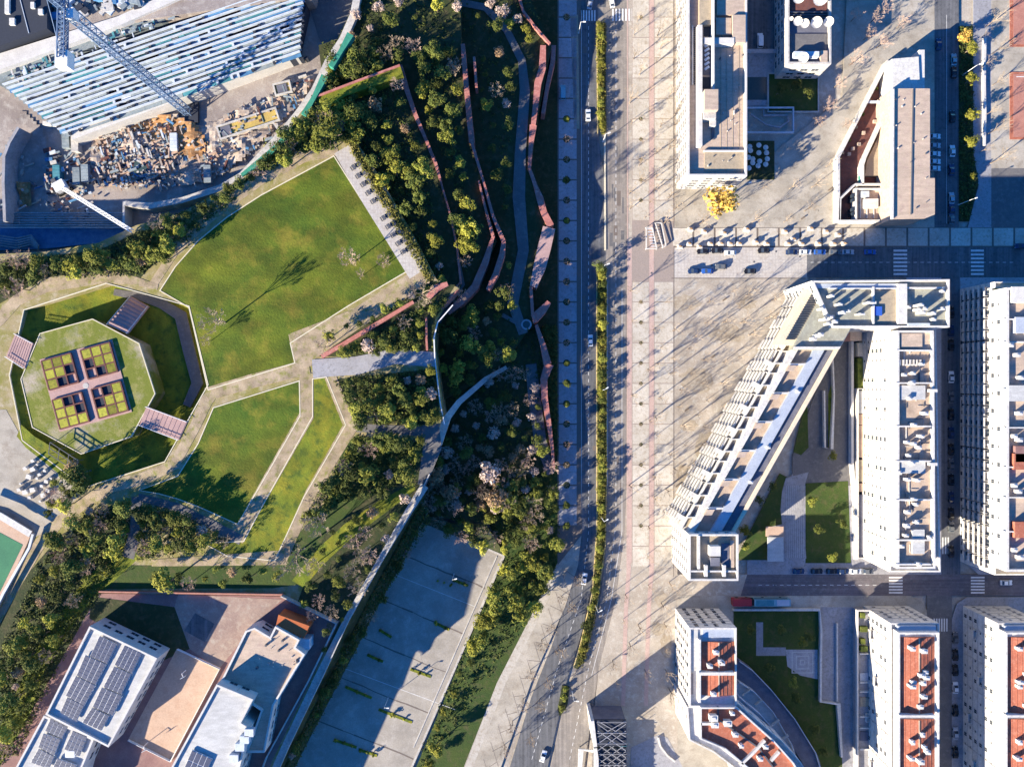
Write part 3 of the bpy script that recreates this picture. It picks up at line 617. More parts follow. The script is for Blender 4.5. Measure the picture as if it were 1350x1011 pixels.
def block(b, poly, z0, z1, wall='render_white', roof='roof_beige', par_h=1.0, par_w=.4, roofname='roof', win=True, zr=None, **kw):
    """walls, roof sheet and parapet of one volume; poly in photo pixels read at its roof height"""
    l = ccw([P(x,y,zr or z1) for x,y in poly])
    w = obj('wall', MB().prism(l, z0, z1), wall, b)
    r = obj(roofname, MB().prism(inset(l, par_w+.01), z1-.3, z1+.05), roof, b)
    if par_h: obj('parapet', MB().prism(l, z1+.004, z1+par_h, [inset(l, par_w)]), wall, b)
    if win: windows(b, l, z0, z1, **kw)
    return w, r, l
def bx(b, name, x0, y0, x1, y1, z0, z1, m):    # upright box from photo pixels at its top height
    a, c = P(x0,y0,z1), P(x1,y1,z1); return obj(name, MB().box(((a[0]+c[0])/2,(a[1]+c[1])/2,(z0+z1)/2),(abs(c[0]-a[0]),abs(c[1]-a[1]),z1-z0)), m, b)

# A: long office slab at the top of the plaza
b = thing('office_slab', 'long beige flat roofed office block with rooftop plant at the top of the plaza', 'office building')
block(b, [(905,-140),(983,-140),(983,234),(905,234)], 0, 15, 'concrete_white', 'roof_pink', 1.6, .7, wins=(WINW,), step=4.2)
zr = 15.06
bx(b, 'roof_strip', 922, -140, 941, 33, zr, 16.6, 'roof_tan'); bx(b, 'roof_strip', 945,-140,983,20, zr, 16.4,'roof_pink')
bx(b, 'roof_wall', 920, 33, 926, 192, zr, 18, 'concrete_white'); bx(b, 'roof_wall', 940, -140, 942, 118, zr, 18.4, 'concrete_white')
bx(b, 'roof_wall', 928, 50, 968, 58, zr, 17.6, 'concrete_white'); bx(b, 'penthouse', 966, 20, 983, 56, zr, 17.4, 'roof_pink')
bx(b, 'penthouse', 944, 24, 964, 46, zr, 16.4, 'roof_pink'); bx(b, 'penthouse', 929, 118, 947, 145, zr, 21, 'roof_pink')
bx(b, 'penthouse', 928, 146, 944, 156, zr, 19, 'concrete'); bx(b, 'roof_pit', 928, 34, 940, 48, zr, 15.2, 'void_dark'); bx(b, 'roof_pit', 926, 60, 939, 99, zr, 15.2, 'roof_slate')
bx(b, 'roof_pit', 926, 102, 939, 117, zr, 15.2, 'void_dark'); bx(b, 'roof_strip', 928, 198, 981, 200, zr, 15.9, 'concrete_white'); bx(b, 'roof_panel', 929, 201, 980, 226, zr, 15.3, 'roof_tan')
bx(b, 'roof_duct', 936, 158, 944, 166, zr, 17.4, 'concrete'); bx(b, 'roof_duct', 938, 166, 942, 184, zr, 15.5, 'steel_dark')
for i in range(6): a_, c_ = P(929,92-i*6,16.6), P(935,88-i*6,16.6); obj('roof_louvre', MB().bar(a_, c_, .8, .2), 'beam_white', b)
for i in range(30):
    if i % 1 == 0: bx(b, 'roof_vent', 915, 36+i*2.55, 916.6, 37.2+i*2.55, zr, 15.5, 'void_dark')
bx(b, 'roof_panel', 912.4, 34, 914, 112, zr, 15.4, 'concrete_white')
x0,y0,_ = P(897,-140,1); o = struct('low_wall', MB().ribbon([P(900,-140,1.2),P(900,205,1.2),P(892,240,1.2)], .9, 1.2), 'concrete_white')
tag(o, 'low pale wall running along the plaza side of the long beige office block', 'wall'); o['kind'] = 'thing'
b2 = thing('glass_canopy', 'white canopy sheet at the lower corner of the beige office block', 'canopy'); obj('canopy_roof', MB().prism([P(x,y,3.4) for x,y in ((900,235),(930,235),(926,247),(896,247))], 3.2, 3.4), 'render_white', b2)
for x,y in ((901,246),(925,246)): obj('post', MB().box((*P(x,y,3.4)[:2],1.6),(.2,.2,3.2)), 'steel_white', b2)

for (x0_,y0_,x1_,y1_,n_) in ((948,60,980,190,16),(930,203,978,224,6),(925,-5,940,30,4)):
    for i in range(n_): x_, y_ = R.uniform(x0_,x1_), R.uniform(y0_,y1_); w_ = R.uniform(.6,1.6); bx(b, 'roof_vent', x_, y_, x_+w_, y_+w_*R.uniform(.6,2), zr, zr+R.uniform(.3,1.0), R.choice(('concrete','steel_dark','roof_grey')))
for i in range(4): bx(b, 'roof_seam', 950+i*8, 57, 950.5+i*8, 197, zr, zr+.08, 'roof_tan')
# B: office block with satellite dishes
b = thing('dish_office', 'dark walled office tower with satellite dishes crowding its roof', 'office building')
_, _, l = block(b, [(1036,-140),(1093.5,-140),(1093.5,87),(1036,87)], 0, 11, 'concrete', 'roof_slate', 1.5, .7, wins=(WINW,), step=4)
zr = 11.06; bx(b, 'roof_panel', 1038, 45, 1090, 70, zr, 11.4, 'asphalt_mid'); bx(b, 'roof_unit', 1047, 68, 1080, 75, zr, 13.4, 'beam_white'); bx(b, 'roof_unit', 1082, 67, 1091, 82, zr, 12.6, 'roof_pink')
for k in range(4): bx(b, 'roof_pipe', 1038, 16+k*3.5, 1091, 17+k*3.5, zr, 11.8, 'steel_dark')
bx(b, 'roof_panel', 1038, -20, 1090, 14, zr, 11.35, 'timber_red')
dish_mb = MB(); n = 16
for r_, z_ in ((.0,-.55),(.5,-.42),(.85,-.15),(1.0,0)):
    for i in range(n): dish_mb.v.append((r_*math.cos(6.2832*i/n), r_*math.sin(6.2832*i/n), z_))
for k in range(3):
    for i in range(n): j = (i+1)%n; dish_mb.f.append((k*n+i,k*n+j,(k+1)*n+j,(k+1)*n+i)); dish_mb.m.append(0)
dish_mb.bar((0,0,-.55),(0,0,.5),.06).bar((.6,0,-.3),(0,0,.5),.04).bar((-.6,0,-.3),(0,0,.5),.04); DISH = dish_mb.mesh('reflector', 'render_white')
MAST = MB().cyl((0,0,0),.09,.9,8).cyl((0,0,0),.35,.1,8).mesh('mast', 'steel_dark')
DL = [(1050,1,2.1,'upper'),(1078,3,2.5,'upper'),(1049,32,1.5,'middle'),(1058,35,1.5,'middle'),(1073,34,1.9,'middle'),(1089,33,1.7,'middle'),(1056,80,1.8,'lower'),(1041,28,.7,'middle')]
for i, (x,y,r_,row) in enumerate(DL):
    s = thing('satellite_dish', f"{'small' if r_ < 1 else 'large'} white satellite dish, {'only' if row == 'lower' else nth(i+1 if row == 'upper' else {2:2,3:3,4:4,5:5,7:1}[i])} one in the {row} row on the office roof", 'satellite dish', P(x,y,11.4), 0, 'satellite dishes on the office roof')
    d = put('reflector', DISH, (0,0,1.1+r_*.55), 0, s, r_); d.rotation_euler = (math.radians(34+R.uniform(-8,8)), 0, math.radians(-38+R.uniform(-25,25)))
    put('mast', MAST, (0,0,0), 0, s, (1,1,1.2))
# between A and B: sunken court, ramp frame and terrace tables
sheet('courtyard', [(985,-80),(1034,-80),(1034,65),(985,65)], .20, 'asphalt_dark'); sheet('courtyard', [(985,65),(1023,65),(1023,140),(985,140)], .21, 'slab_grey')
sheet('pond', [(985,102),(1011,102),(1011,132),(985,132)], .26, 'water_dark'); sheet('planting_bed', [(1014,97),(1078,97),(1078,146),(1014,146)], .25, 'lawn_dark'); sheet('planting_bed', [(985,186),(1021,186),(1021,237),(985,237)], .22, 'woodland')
def frame(name, poly, z, w, m, label):
    q = [P(x,y,z) for x,y in poly]; return tag(obj(name, MB().prism(q, .0, z, [inset(q, w)]), m), label, 'wall')
frame('court_wall', [(984,141),(1047,141),(1047,175),(984,175)], 1.1, .4, 'beam_white', 'pale rectangular low wall framing the shaded ramp beside the beige office block')
frame('court_wall', [(1012,96),(1080,96),(1080,148),(1012,148)], .7, .4, 'concrete', 'low wall round the shaded garden below the dish tower')
tag(obj('ramp_wall', MB().ribbon([P(x,y,.9) for x,y in ((1007,143),(1007,152),(1038,152),(1040,160),(1028,168),(1010,164),(990,150))], .4, .8), 'slab_grey'), 'curved ramp wall inside the pale rectangular court frame', 'wall')
tag(bx(None, 'bridge_slab', 985, 65, 1034, 70, 2.4, 3, 'slab_grey'), 'grey bridge slab linking the beige office block and the dish tower', 'bridge')
TB = MB().cyl((0,0,0),.06,2.2,6).cyl((0,0,2.0),1.0,.25,8,.1).mesh('parasol', 'render_white')
tl = sorted([(998,194),(1007,197),(987,201),(998,204),(1008,204),(984.5,210),(990,212),(1009,212),(990,217),(999,215),(1007,219),(997,221),(985,224),(986,196)], key=lambda p: p[1])
for i, (x,y) in enumerate(tl):
    o = put('parasol', TB, P(x,y,.25), 0); tag(o, f"small white parasol, {nth(i+1)} from the top in the shaded terrace beside the beige office", 'parasol', 'parasols on the shaded terrace')

# C: triangular building with inner deck and plain slab
b = thing('triangular_building', 'white walled triangular building with a sunken dark red deck', 'building')
obj('deck', MB().prism([P(x,y,.4) for x,y in ((1107,207),(1168,92),(1177,90),(1177,289),(1107,289))], 0, .4), 'timber_red', b)
obj('wall', MB().ribbon([P(x,y,4) for x,y in ((1171,80),(1106,207),(1106,291),(1160,291))], .8, 4), 'render_white', b)
obj('wall', MB().ribbon([P(x,y,4) for x,y in ((1170,145),(1141,208),(1138,218),(1138,243))], .7, 3.7), 'render_white', b)
obj('wall', MB().ribbon([P(x,y,4) for x,y in ((1172,243),(1128,243),(1108,262),(1107,290))], .7, 3.9), 'render_white', b)
obj('wall', MB().ribbon([P(x,y,3.8) for x,y in ((1172,249),(1129,249),(1129,290))], .6, 3.6), 'render_white', b)
obj('floor', MB().prism([P(x,y,2) for x,y in ((1143,212),(1172,152),(1176,150),(1176,232),(1140,232))], .41, 2), 'roof_tan', b)
obj('floor', MB().prism([P(x,y,2.4) for x,y in ((1131,251),(1172,251),(1172,289),(1131,289))], .41, 2.4), 'roof_pink', b)
for k in range(5): obj('floor_strip', MB().bar(P(1134+k*9,262,2.6),P(1134+k*9,288,2.6),.25,.3), 'render_white', b)
obj('roof', MB().prism([P(x,y,9) for x,y in ((1176,78),(1211,75),(1213,119),(1176,119))], 0, 9), 'render_white', b)
obj('roof', MB().prism([P(x,y,8.4) for x,y in ((1212,66),(1219,66),(1219,118),(1212,118))], 0, 8.4), 'render_white', b)
obj('roof', MB().prism([P(x,y,11.5) for x,y in ((1176,117),(1226,117),(1226,235),(1232.5,235),(1232.5,283),(1220,288),(1176,289))], 0, 11.5), 'roof_pink', b)
obj('roof_gutter', MB().bar(P(1204,118,11.7), P(1201,283,11.7), .35, .3), 'steel_dark', b); obj('parapet', MB().bar(P(1177,118,11.8), P(1176,289,11.8), .7, .9), 'render_white', b)
for i in range(14): x_, y_ = R.uniform(1180,1224), R.uniform(125,280); w_ = R.uniform(.6,1.6); bx(b, 'roof_vent', x_, y_, x_+w_, y_+w_*1.3, 11.5, 11.5+R.uniform(.3,.9), R.choice(('concrete','steel_dark','roof_grey')))
for x,y in ((1125,196),(1120,203),(1154,160),(1133,190),(1139,175)): bx(b, 'deck_table', x-2, y-2, x+2, y+2, .41, 1.3, 'roof_pink')
for y in (258,264,276,282): bx(b, 'skylight', 1123.5, y-2, 1126.5, y+2, .41, 3.6, 'window_glass')
bx(b, 'roof_unit', 1136, 252, 1146, 260, 2.41, 3.6, 'beam_white'); bx(b, 'roof_unit', 1140, 262, 1158, 274, 2.41, 4, 'render_white'); bx(b, 'canopy', 1140, 133, 1172, 136, 3, 3.4, 'beam_white'); bx(b, 'tarp', 1133, 232, 1138, 243, 1.5, 2.4, 'tarp_green')
for k in range(6): bx(b, 'bench_box', 1111+k*9, 200-k*17, 1113+k*9, 203-k*17, .41, 1.4, ('roof_tan','leaf_dark')[k%2])

# D: the big kinked residential block: street wing, slanting wing, end block, long wing
b = thing('kinked_apartment_block', 'huge white A shaped apartment block round a shaded courtyard', 'apartment block')
zt = 24.0
block(b, [(1068,371),(1249,369),(1249,432),(1095,432)], 0, zt, 'render_white', 'roof_green', 1.3, .6, wins=(WIN,WINW), step=3.8)
rz0 = zt+.06
bx(b, 'roof_strip', 1070, 374, 1186, 380, rz0, rz0+.5, 'roof_blue'); bx(b, 'roof_wall', 1151, 378, 1153, 427, rz0, rz0+1.2, 'render_white'); bx(b, 'roof_wall', 1184, 374, 1196, 427, rz0, rz0+1.5, 'render_white')
bx(b, 'roof_wall', 1094, 379.5, 1184, 381, rz0, rz0+1.0, 'render_white'); bx(b, 'roof_panel', 1153, 382, 1184, 426, rz0, rz0+.3, 'court_red' if 0 else 'roof_tan')
o = bx(b, 'roof_tarp', 1153, 404, 1163, 416, rz0+.31, rz0+.9, 'tarp_blue')
for x,y,w_,h_,hh in ((1097,390,5,3,2.4),(1108,401,5,3,2.6),(1085,407,5,3,2.6),(1112,412,4,4,3.4),(1101,424,6,4,3.2),(1119,410,3,3,3),(1136,414,8,2,2.2),(1149,399,12,2.5,2.2),(1093,427,4,3,2.2),(1088,421,5,3,3)):
    hh += 1.0; c = P(x,y,rz0+hh); chimney(b, c[0], c[1], rz0, (w_*S*.8,h_*S*.8,hh))
for x,y,hh in ((1215,402,4.5),(1220,407,4.0),(1212,408,3.5),(1231,413,3),(1217,412,3.4),(1243,407,2.4),(1231,421,2.0),(1243,384,1.4),(1198,405,2)):
    c = P(x,y,rz0+hh); chimney(b, c[0], c[1], rz0, (1.1,.8,hh))
bx(b, 'roof_wall', 1196, 378.5, 1246, 380.5, rz0, rz0+1.1, 'render_white')
bx(b, 'roof_panel', 1197, 426, 1226, 429, rz0, rz0+1.4, 'beam_white')
# slanting wing. section positions a are read at pixel row y = 560
def sl(a, y, z): return P(a-.5683*(y-560), y, z)
def slab_s(nm, a0, a1, y0, y1, z0, z1, m): return obj(nm, MB().prism([sl(a0,y0,z1),sl(a1,y0,z1),sl(a1,y1,z1),sl(a0,y1,z1)], z0, z1), m, b)
slab_s('wall', 975, 1050, 400, 700, 0, 17.4, 'render_white'); slab_s('roof', 996, 1050, 455, 703, 17.4, 20, 'roof_beige')
slab_s('roof_panel', 1016.5, 1031, 458, 700, 20.0, 21.3, 'roof_blue'); slab_s('roof_panel', 1032, 1044, 458, 702, 20.0, 20.15, 'roof_slate')
slab_s('parapet', 1044, 1049.5, 440, 704, 20.0, 20.9, 'render_cream'); slab_s('roof_wall', 988, 996, 384, 703, 17.4, 21.4, 'render_white')
slab_s('balcony_wall', 974.5, 977, 390, 700, 17.4, 18.6, 'render_white')
slab_s('roof', 988, 1049, 395, 461, 17.4, 23, 'roof_green'); slab_s('roof_wall', 990, 1050, 457, 460, 20, 24.2, 'render_white')
for x,y,hh in ((1082,441,3),(1078,443,2.5),(1096,418,3),(1073,447,2)): c = P(x,y,23+hh); chimney(b, c[0], c[1], 23, (1.5,1,hh))
def sp(a, y, z, off=0):      # plan point of the slanting facade line at height z, pushed off metres towards the plaza
    q = PL(a-.5683*(y-560), y, 17.4, z); return (q[0]-.869*off, q[1]+.494*off, z)
def slab_p(nm, a, y0, y1, o0, o1, z0, z1, m): return obj(nm, MB().prism([sp(a,y0,z1,o0),sp(a,y0,z1,o1),sp(a,y1,z1,o1),sp(a,y1,z1,o0)], z0, z1), m, b)
y = 392
k = 0
while y < 692:      # stepped balcony stacks on the plaza side
    Ls = 13 if k % 2 == 0 else 16; dep = 1.3 if k % 2 else 1.9
    for f in range(6):
        zf = 1.4+f*2.7; out = dep+(5-f)*.25
        slab_p('balcony', 975, y+.4, y+Ls-.4, 0, out, zf, zf+.2, 'render_white'); slab_p('balcony_rail', 975, y+.4, y+Ls-.4, out-.3, out, zf+.2, zf+1.75, 'render_white')
        if k % 2 == 0: slab_p('sun_screen', 975, y+Ls*.15, y+Ls*.8, .3, out-.6, zf+2.2, zf+2.4, 'render_white')
    slab_p('balcony_pier', 975, y-.25, y+.25, 0, dep-.35, 0, 17.2, 'render_white')
    if k % 2 == 0: slab_p('balcony_roof', 975, y+.4, y+Ls*.45, 0, 3.2, 17.0, 17.4, 'render_white')
    for u in range(3):
        for f in range(6):
            c = sp(975, y+3+u*4, 2.8+f*2.7, .03); put('window', WINS, c, math.radians(180-29.6), b)
    slab_s('roof_wall', 976, 990, y-.7, y+.7, 17.4, 19.5, 'render_white')
    if k % 2: slab_s('roof_pit', 978.5, 987, y+2, y+Ls-3, 17.41, 17.6, 'roof_slate')
    else: slab_s('roof_panel', 978.5, 987, y+2, y+Ls-1, 17.41, 17.8, 'roof_tan')
    y += Ls; k += 1
for i, yy in enumerate(range(480, 700, 38)):
    slab_s('roof_wall', 996.5, 1016, yy-1, yy+1.5, 20, 22.6, 'render_white'); slab_s('penthouse', 996.5, 1006, yy+1.5, yy+9, 20, 22.9, 'roof_pink'); 
for (x,y) in ((1053,516),(991,636),(1014,590)):
    c = P(x,y,22.5); chimney(b, c[0], c[1], 20.1, (1.1,.8,1.6))
# pergola strip with dark slots at the top of the slanting wing
slab_s('roof_terrace', 964, 988, 378, 455, 16, 21.5, 'render_cream')
for i in range(22):
    yy = 384+i*3; a_, c_ = sl(972, yy, 21.75), sl(984, yy, 21.75); obj('roof_slot', MB().bar(a_, c_, .32, .4), 'void_dark', b)
# end block
_,_,l = block(b, [(907,703),(972,703),(972,764),(907,764)], 0, 24, 'render_white', 'roof_tan', 1.3, .6, wins=(WIN,), step=3.4)
bx(b, 'roof_wall', 920, 706, 923, 750, rz0, rz0+1.6, 'render_white'); bx(b, 'penthouse', 936, 720, 950, 733, rz0, rz0+3.0, 'concrete_white'); bx(b, 'penthouse', 937, 735, 949, 746, rz0, rz0+1.5, 'roof_slate')
bx(b, 'roof_pit', 951, 716, 962, 748, rz0, rz0+.2, 'roof_slate'); bx(b, 'roof_wall', 929, 745, 933, 760, rz0, rz0+1.6, 'render_white'); bx(b, 'roof_wall', 953, 745, 957, 760, rz0, rz0+1.6, 'render_white')
bx(b, 'roof_panel', 963, 712, 968, 748, rz0, rz0+.7, 'roof_pink'); bx(b, 'roof_wall', 908, 752, 972, 754, rz0, rz0+1.2, 'render_white')
# long wing
_,_,l = block(b, [(1171,433),(1232,433),(1238,753),(1171,753)], 0, 20.5, 'render_white', 'render_white', .9, .5, wins=(WINS,WIN,WINS), step=3.4, fl=2.8, skip=.3)
_,_,l = block(b, [(1180,436),(1228,436),(1230,748),(1180,748)], 20.55, 24, 'render_white', 'roof_beige', 1.4, .7, win=False)
cuts = [462,505,562,608,659,712,744]
for y in cuts: bx(b, 'roof_wall', 1182, y-1, 1228, y+1, rz0, rz0+1.5, 'render_white')
bx(b, 'roof_panel', 1183, 436, 1228, 461, rz0, rz0+.4, 'roof_pink')
for j in range(8): bx(b, 'roof_slat', 1186+j*4.5, 474, 1188+j*4.5, 482, rz0, rz0+1.1, 'concrete')
for (x0_,y0_,x1_,y1_) in ((1187,508,1220,527),(1187,606,1220,624),(1203,698,1219,730),(1187,440,1216,458)): bx(b, 'penthouse', x0_, y0_, x1_, y1_, rz0, rz0+.9, 'roof_grey' if y0_ > 500 else 'roof_pink')
for (x,y) in ((1215,480),(1204,492),(1192,494),(1203,505),(1199,525),(1204,503),(1220,545),(1205,560),(1205,585),(1196,583),(1215,575),(1198,600),(1203,611),(1210,633),(1197,632),(1205,658),(1197,675),(1209,688),(1196,693),(1195,706),(1189,720),(1225,708),(1212,744),(1208,665),(1212,590),(1186,623)):
    hh = R.uniform(1.3,2.6); c = P(x,y,rz0+hh); chimney(b, c[0], c[1], rz0, (R.uniform(.9,1.6),R.uniform(.7,1.1),hh))
for y in (515,612): bx(b, 'roof_unit', 1226, y-2, 1236, y+2, rz0, rz0+2, 'render_white')
for i in range(40): bx(b, 'terrace_planter', 1174.5, 440+i*7.8, 1176.5, 441.5+i*7.8+R.random()*2.5, 20.6, 21.5, 'leaf_dark' if i % 3 else 'roof_pink')
for i in range(46):
    x_, y_ = R.uniform(1186,1224), R.uniform(466,742); q_ = P(x_,y_,rz0); dx_, dy_ = R.choice(((R.uniform(1,5),0),(0,R.uniform(1,6)))); obj('roof_pipe', MB().bar((q_[0],q_[1],rz0+.15),(q_[0]+dx_,q_[1]+dy_,rz0+.15),R.uniform(.1,.25)), R.choice(('steel_dark','concrete','render_white')), b)
# courtyard of D
sheet('courtyard', [(985,738),(1060,596),(1140,596),(1140,738)], .20, 'slab_grey'); sheet('courtyard', [(1045,600),(1100,450),(1140,440),(1140,640),(1045,640)], .205, 'asphalt_mid')
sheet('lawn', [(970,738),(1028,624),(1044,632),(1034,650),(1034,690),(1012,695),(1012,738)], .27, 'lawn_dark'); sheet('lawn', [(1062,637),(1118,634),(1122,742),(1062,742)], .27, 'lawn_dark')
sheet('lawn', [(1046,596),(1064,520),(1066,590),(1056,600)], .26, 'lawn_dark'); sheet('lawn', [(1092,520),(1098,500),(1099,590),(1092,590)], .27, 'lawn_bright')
sheet('courtyard_path', [(1036,630),(1066,622),(1061,640),(1058,662),(1060,700),(1063,736),(1036,740),(1032,700),(1029,672),(1031,648)], .30, 'slab_grey')
for k in range(9): struct('path_line', MB().bar(P(1037+k*2.7,640,.33),P(1038+k*2.7,735,.33),.12,.05), 'roof_grey')
tag(obj('ramp_wall', MB().ribbon([P(x,y,1.8) for x,y in ((1087,515),(1088,590),(1097,592),(1100,520),(1098,470))], .5, 1.8), 'render_white'), 'pale L shaped ramp wall in the courtyard between the two long wings', 'wall')
tag(obj('garden_wall', MB().ribbon([P(x,y,2.4) for x,y in ((1124,450),(1124,610),(1128,650),(1130,738))], .9, 2.4), 'concrete_white'), 'long pale garden wall along the foot of the long wing', 'wall')
tag(bx(None, 'canopy', 1012, 708, 1033, 740, 2.6, 3.0, 'roof_grey'), 'flat grey striped canopy beside the courtyard path', 'canopy'); tag(bx(None, 'canopy', 1010, 694, 1033, 707, 2.2, 2.6, 'court_peach'), 'small peach canopy above the flat grey canopy', 'canopy')
tag(bx(None, 'garage_roof', 1104, 433, 1121, 450, 5, 6, 'court_red'), 'small dark red flat roof tucked under the street wing', 'roof'); tag(bx(None, 'porch_roof', 1121, 433, 1136, 449, 0, 6, 'roof_pink'), 'pale pink porch roof beside the small dark red roof', 'roof')
LX = [(452,470,'render_cream'),(472,512,'leaf_dark'),(515,545,'roof_grey'),(546,560,'court_peach'),(561,603,'court_peach'),(606,635,'roof_tan'),(637,648,'court_peach'),(652,735,'roof_slate')]
for i,(ya,yb,m) in enumerate(LX):
    o = bx(None, 'annexe', 1131, ya, 1143, yb, 0, 3.2, m); tag(o, f"low single storey annexe, {nth(i+1)} from the top along the foot of the long wing", 'annexe', 'low annexes under the long wing')
frame('court_wall', [(1131,512),(1144,512),(1144,736),(1131,736)], 3.8, .3, 'render_white', 'thin white parapet enclosing the row of low annexes')

# E F G H: right hand blocks
b = thing('ochre_apartment_block', 'tall block with balcony tiers and cream ledge beside the dark parked street', 'apartment block')
_,_,l = block(b, [(1309,372),(1500,372),(1500,757),(1309,757)], 0, 18, 'render_white', 'render_cream', .9, .4, wins=(WINW,WIN,WINT), step=3.2, fl=2.8)
for f in range(1,6):
    q0 = PL(1309,376,18,.8+f*2.8); q1 = PL(1309,752,18,.8+f*2.8)
    if f % 1 == 0:
        for i in range(26):
            t_ = (i+.5)/26; put('balcony', BALC, (q0[0], q0[1]+(q1[1]-q0[1])*t_, q0[2]), math.pi, b)
block(b, [(1323,380),(1510,380),(1510,752),(1323,752)], 18.05, 25, 'render_white', 'roof_pink', 1.5, .8, wins=(WIN,WINS), step=6)
zz = 25.06
for y in (420,450,512,563,615,655,700): bx(b, 'roof_wall', 1325, y, 1420, y+1.6, zz, zz+1.4, 'render_white')
for i in range(36): bx(b, 'terrace_planter', 1311.5, 380+i*10.2, 1315, 384+i*10.2+R.random()*3, 18.1, 19.0, ('leaf_mid','roof_tan','leaf_dark')[i%3])
for (x,y,m) in ((1345,430,'roof_blue'),(1336,520,'roof_grey'),(1345,600,'court_red'),(1343,610,'roof_tile'),(1344,700,'roof_tile'),(1340,390,'render_white')): bx(b, 'penthouse', x-6, y-12, x+20, y+9, zz, zz+1.8, m)
for (x,y) in ((1342,468),(1333,455),(1345,545),(1338,575),(1345,580),(1338,640),(1344,648),(1346,735),(1338,725),(1347,498)): c = P(x,y,zz+2); chimney(b, c[0], c[1], zz, (1.6,1.1,1.8))

def tiled(b, x0, y0, x1, y1, z, nsplit=1, m='roof_tile', rise=1.1):
    a, c = P(x0,y0,z), P(x1,y1,z); xm = (a[0]+c[0])/2; N_ = nsplit
    for k in range(N_):
        ya, yb = a[1]+(c[1]-a[1])*k/N_, a[1]+(c[1]-a[1])*(k+1)/N_; ya, yb = max(ya,yb)-.3, min(ya,yb)+.3
        mb = MB().add([(a[0],yb,z),(xm,yb,z+rise),(xm,ya,z+rise),(a[0],ya,z),(c[0],yb,z),(c[0],ya,z)], [(0,1,2,3),(1,4,5,2),(0,4,1),(3,2,5)])
        r = obj('tiled_roof', mb, m, b); obj('ridge', MB().bar((xm,yb,z+rise+.03),(xm,ya,z+rise+.03),.35,.14), 'roof_pink', r)
        mc = MB(); ww = xm-a[0]
        for j in range(1, int(ww/1.2)):
            for sx in (-1,1): xx = xm+sx*ww*j/int(ww/1.2); zz_ = z+rise*(1-j/int(ww/1.2))+.04; mc.bar((xx,yb,zz_),(xx,ya,zz_),.1,.08)
        obj('tile_course', mc, m, r)
        if k: obj('roof_wall', MB().box(((a[0]+c[0])/2, ya+.3, z+.7),(abs(c[0]-a[0]),.45,1.5)), 'render_white', b)
b = thing('plaza_corner_block', 'white block with small tiled roofs curving away along the plaza corner', 'apartment block')
_,_,l = block(b, [(908,826),(970,826),(970,930),(908,930)], 0, 20, 'render_white', 'render_white', 1.0, .5, wins=(WIN,WINT), step=3.4, fl=2.8)
z = 20.1; bx(b, 'roof_wall', 921, 843, 924, 926, z, z+1.8, 'render_white'); bx(b, 'roof_panel', 926, 829, 970, 840, z, z+.5, 'roof_blue'); tiled(b, 925, 844, 968, 917, z+.2, 1)
bx(b, 'roof_wall', 921, 886, 968, 890, z, z+2.2, 'render_white'); bx(b, 'roof_panel', 909.5, 829, 920, 884, z, z+.4, 'roof_grey'); bx(b, 'roof_panel', 909.5, 888, 914, 915, z, z+.5, 'court_peach')
for (x,y) in ((944,860),(950,872),(936,878),(941,915),(952,874)): c = P(x,y,z+2.4); chimney(b, c[0], c[1], z+.5, (1.5,1.1,2.0))
# curving tail
tail = [(922,930),(970,930),(992,950),(1020,975),(1045,1003),(1080,1060),(1010,1060),(985,1011),(955,986),(922,972)]
wall_o = [(905,930),(972,926),(1000,950),(1030,975),(1055,1003),(1095,1070),(990,1070),(970,1013),(940,990),(908,974)]
_,_,l = block(b, wall_o, 0, 19.4, 'render_white', 'render_white', .8, .4, wins=(WIN,WINS), step=3.4, fl=2.8)
_,_,l = block(b, tail, 19.45, 20.8, 'render_white', 'roof_tile', 1.2, .5, win=False)
for p0_,p1_ in (((946,930),(947,948)),((947,948),(1000,985)),((1000,985),(1020,1012))): obj('ridge', MB().bar(P(*p0_,21.1),P(*p1_,21.1),.5,.5), 'steel_dark', b)
for p0_,p1_ in (((923,953),(938,953)),((975,1008),(992,992)),((992,992),(1008,975)),((1016,1002),(1027,990))): obj('roof_wall', MB().bar(P(*p0_,21.4),P(*p1_,21.4),.8,1.2), 'render_white', b)
for (x,y,w_) in ((941,947,2.6),(943,956,2.2),(960,954,2.4),(970,969,1.6),(978,984,1.2),(1010,985,1.4),(966,941,1.2),(1003,1001,1.4)): c = P(x,y,23); chimney(b, c[0], c[1], 20.85, (w_,w_*.7,1.9))
# terraces stepping down behind the curve
tt = thing('curved_terrace', 'grey curved stepped terrace roofs behind the tiled corner block', 'terrace')
for (pts, w_, h_, m) in (([(968,880),(985,892),(1010,918),(1040,955),(1068,1000),(1080,1040)],22,5,'roof_slate'),([(970,905),(990,918),(1015,945),(1038,985),(1052,1030)],15,8,'roof_grey'),([(972,922),(1000,945),(1030,980),(1046,1020)],8,12,'roof_blue')):
    obj('terrace_roof', MB().ribbon([P(x,y,h_) for x,y in pts], w_*S, h_), m, tt); obj('railing', MB().ribbon([P(x+w_*.35,y-w_*.35,h_+.8) for x,y in pts], .25, .8), 'beam_white', tt)
for x,y in ((984,912),(1000,926),(1022,952),(1034,972)): obj('partition', MB().bar(P(x-5,y+4,9.2),P(x+5,y-4,9.2),.4,1.4), 'roof_grey', tt)

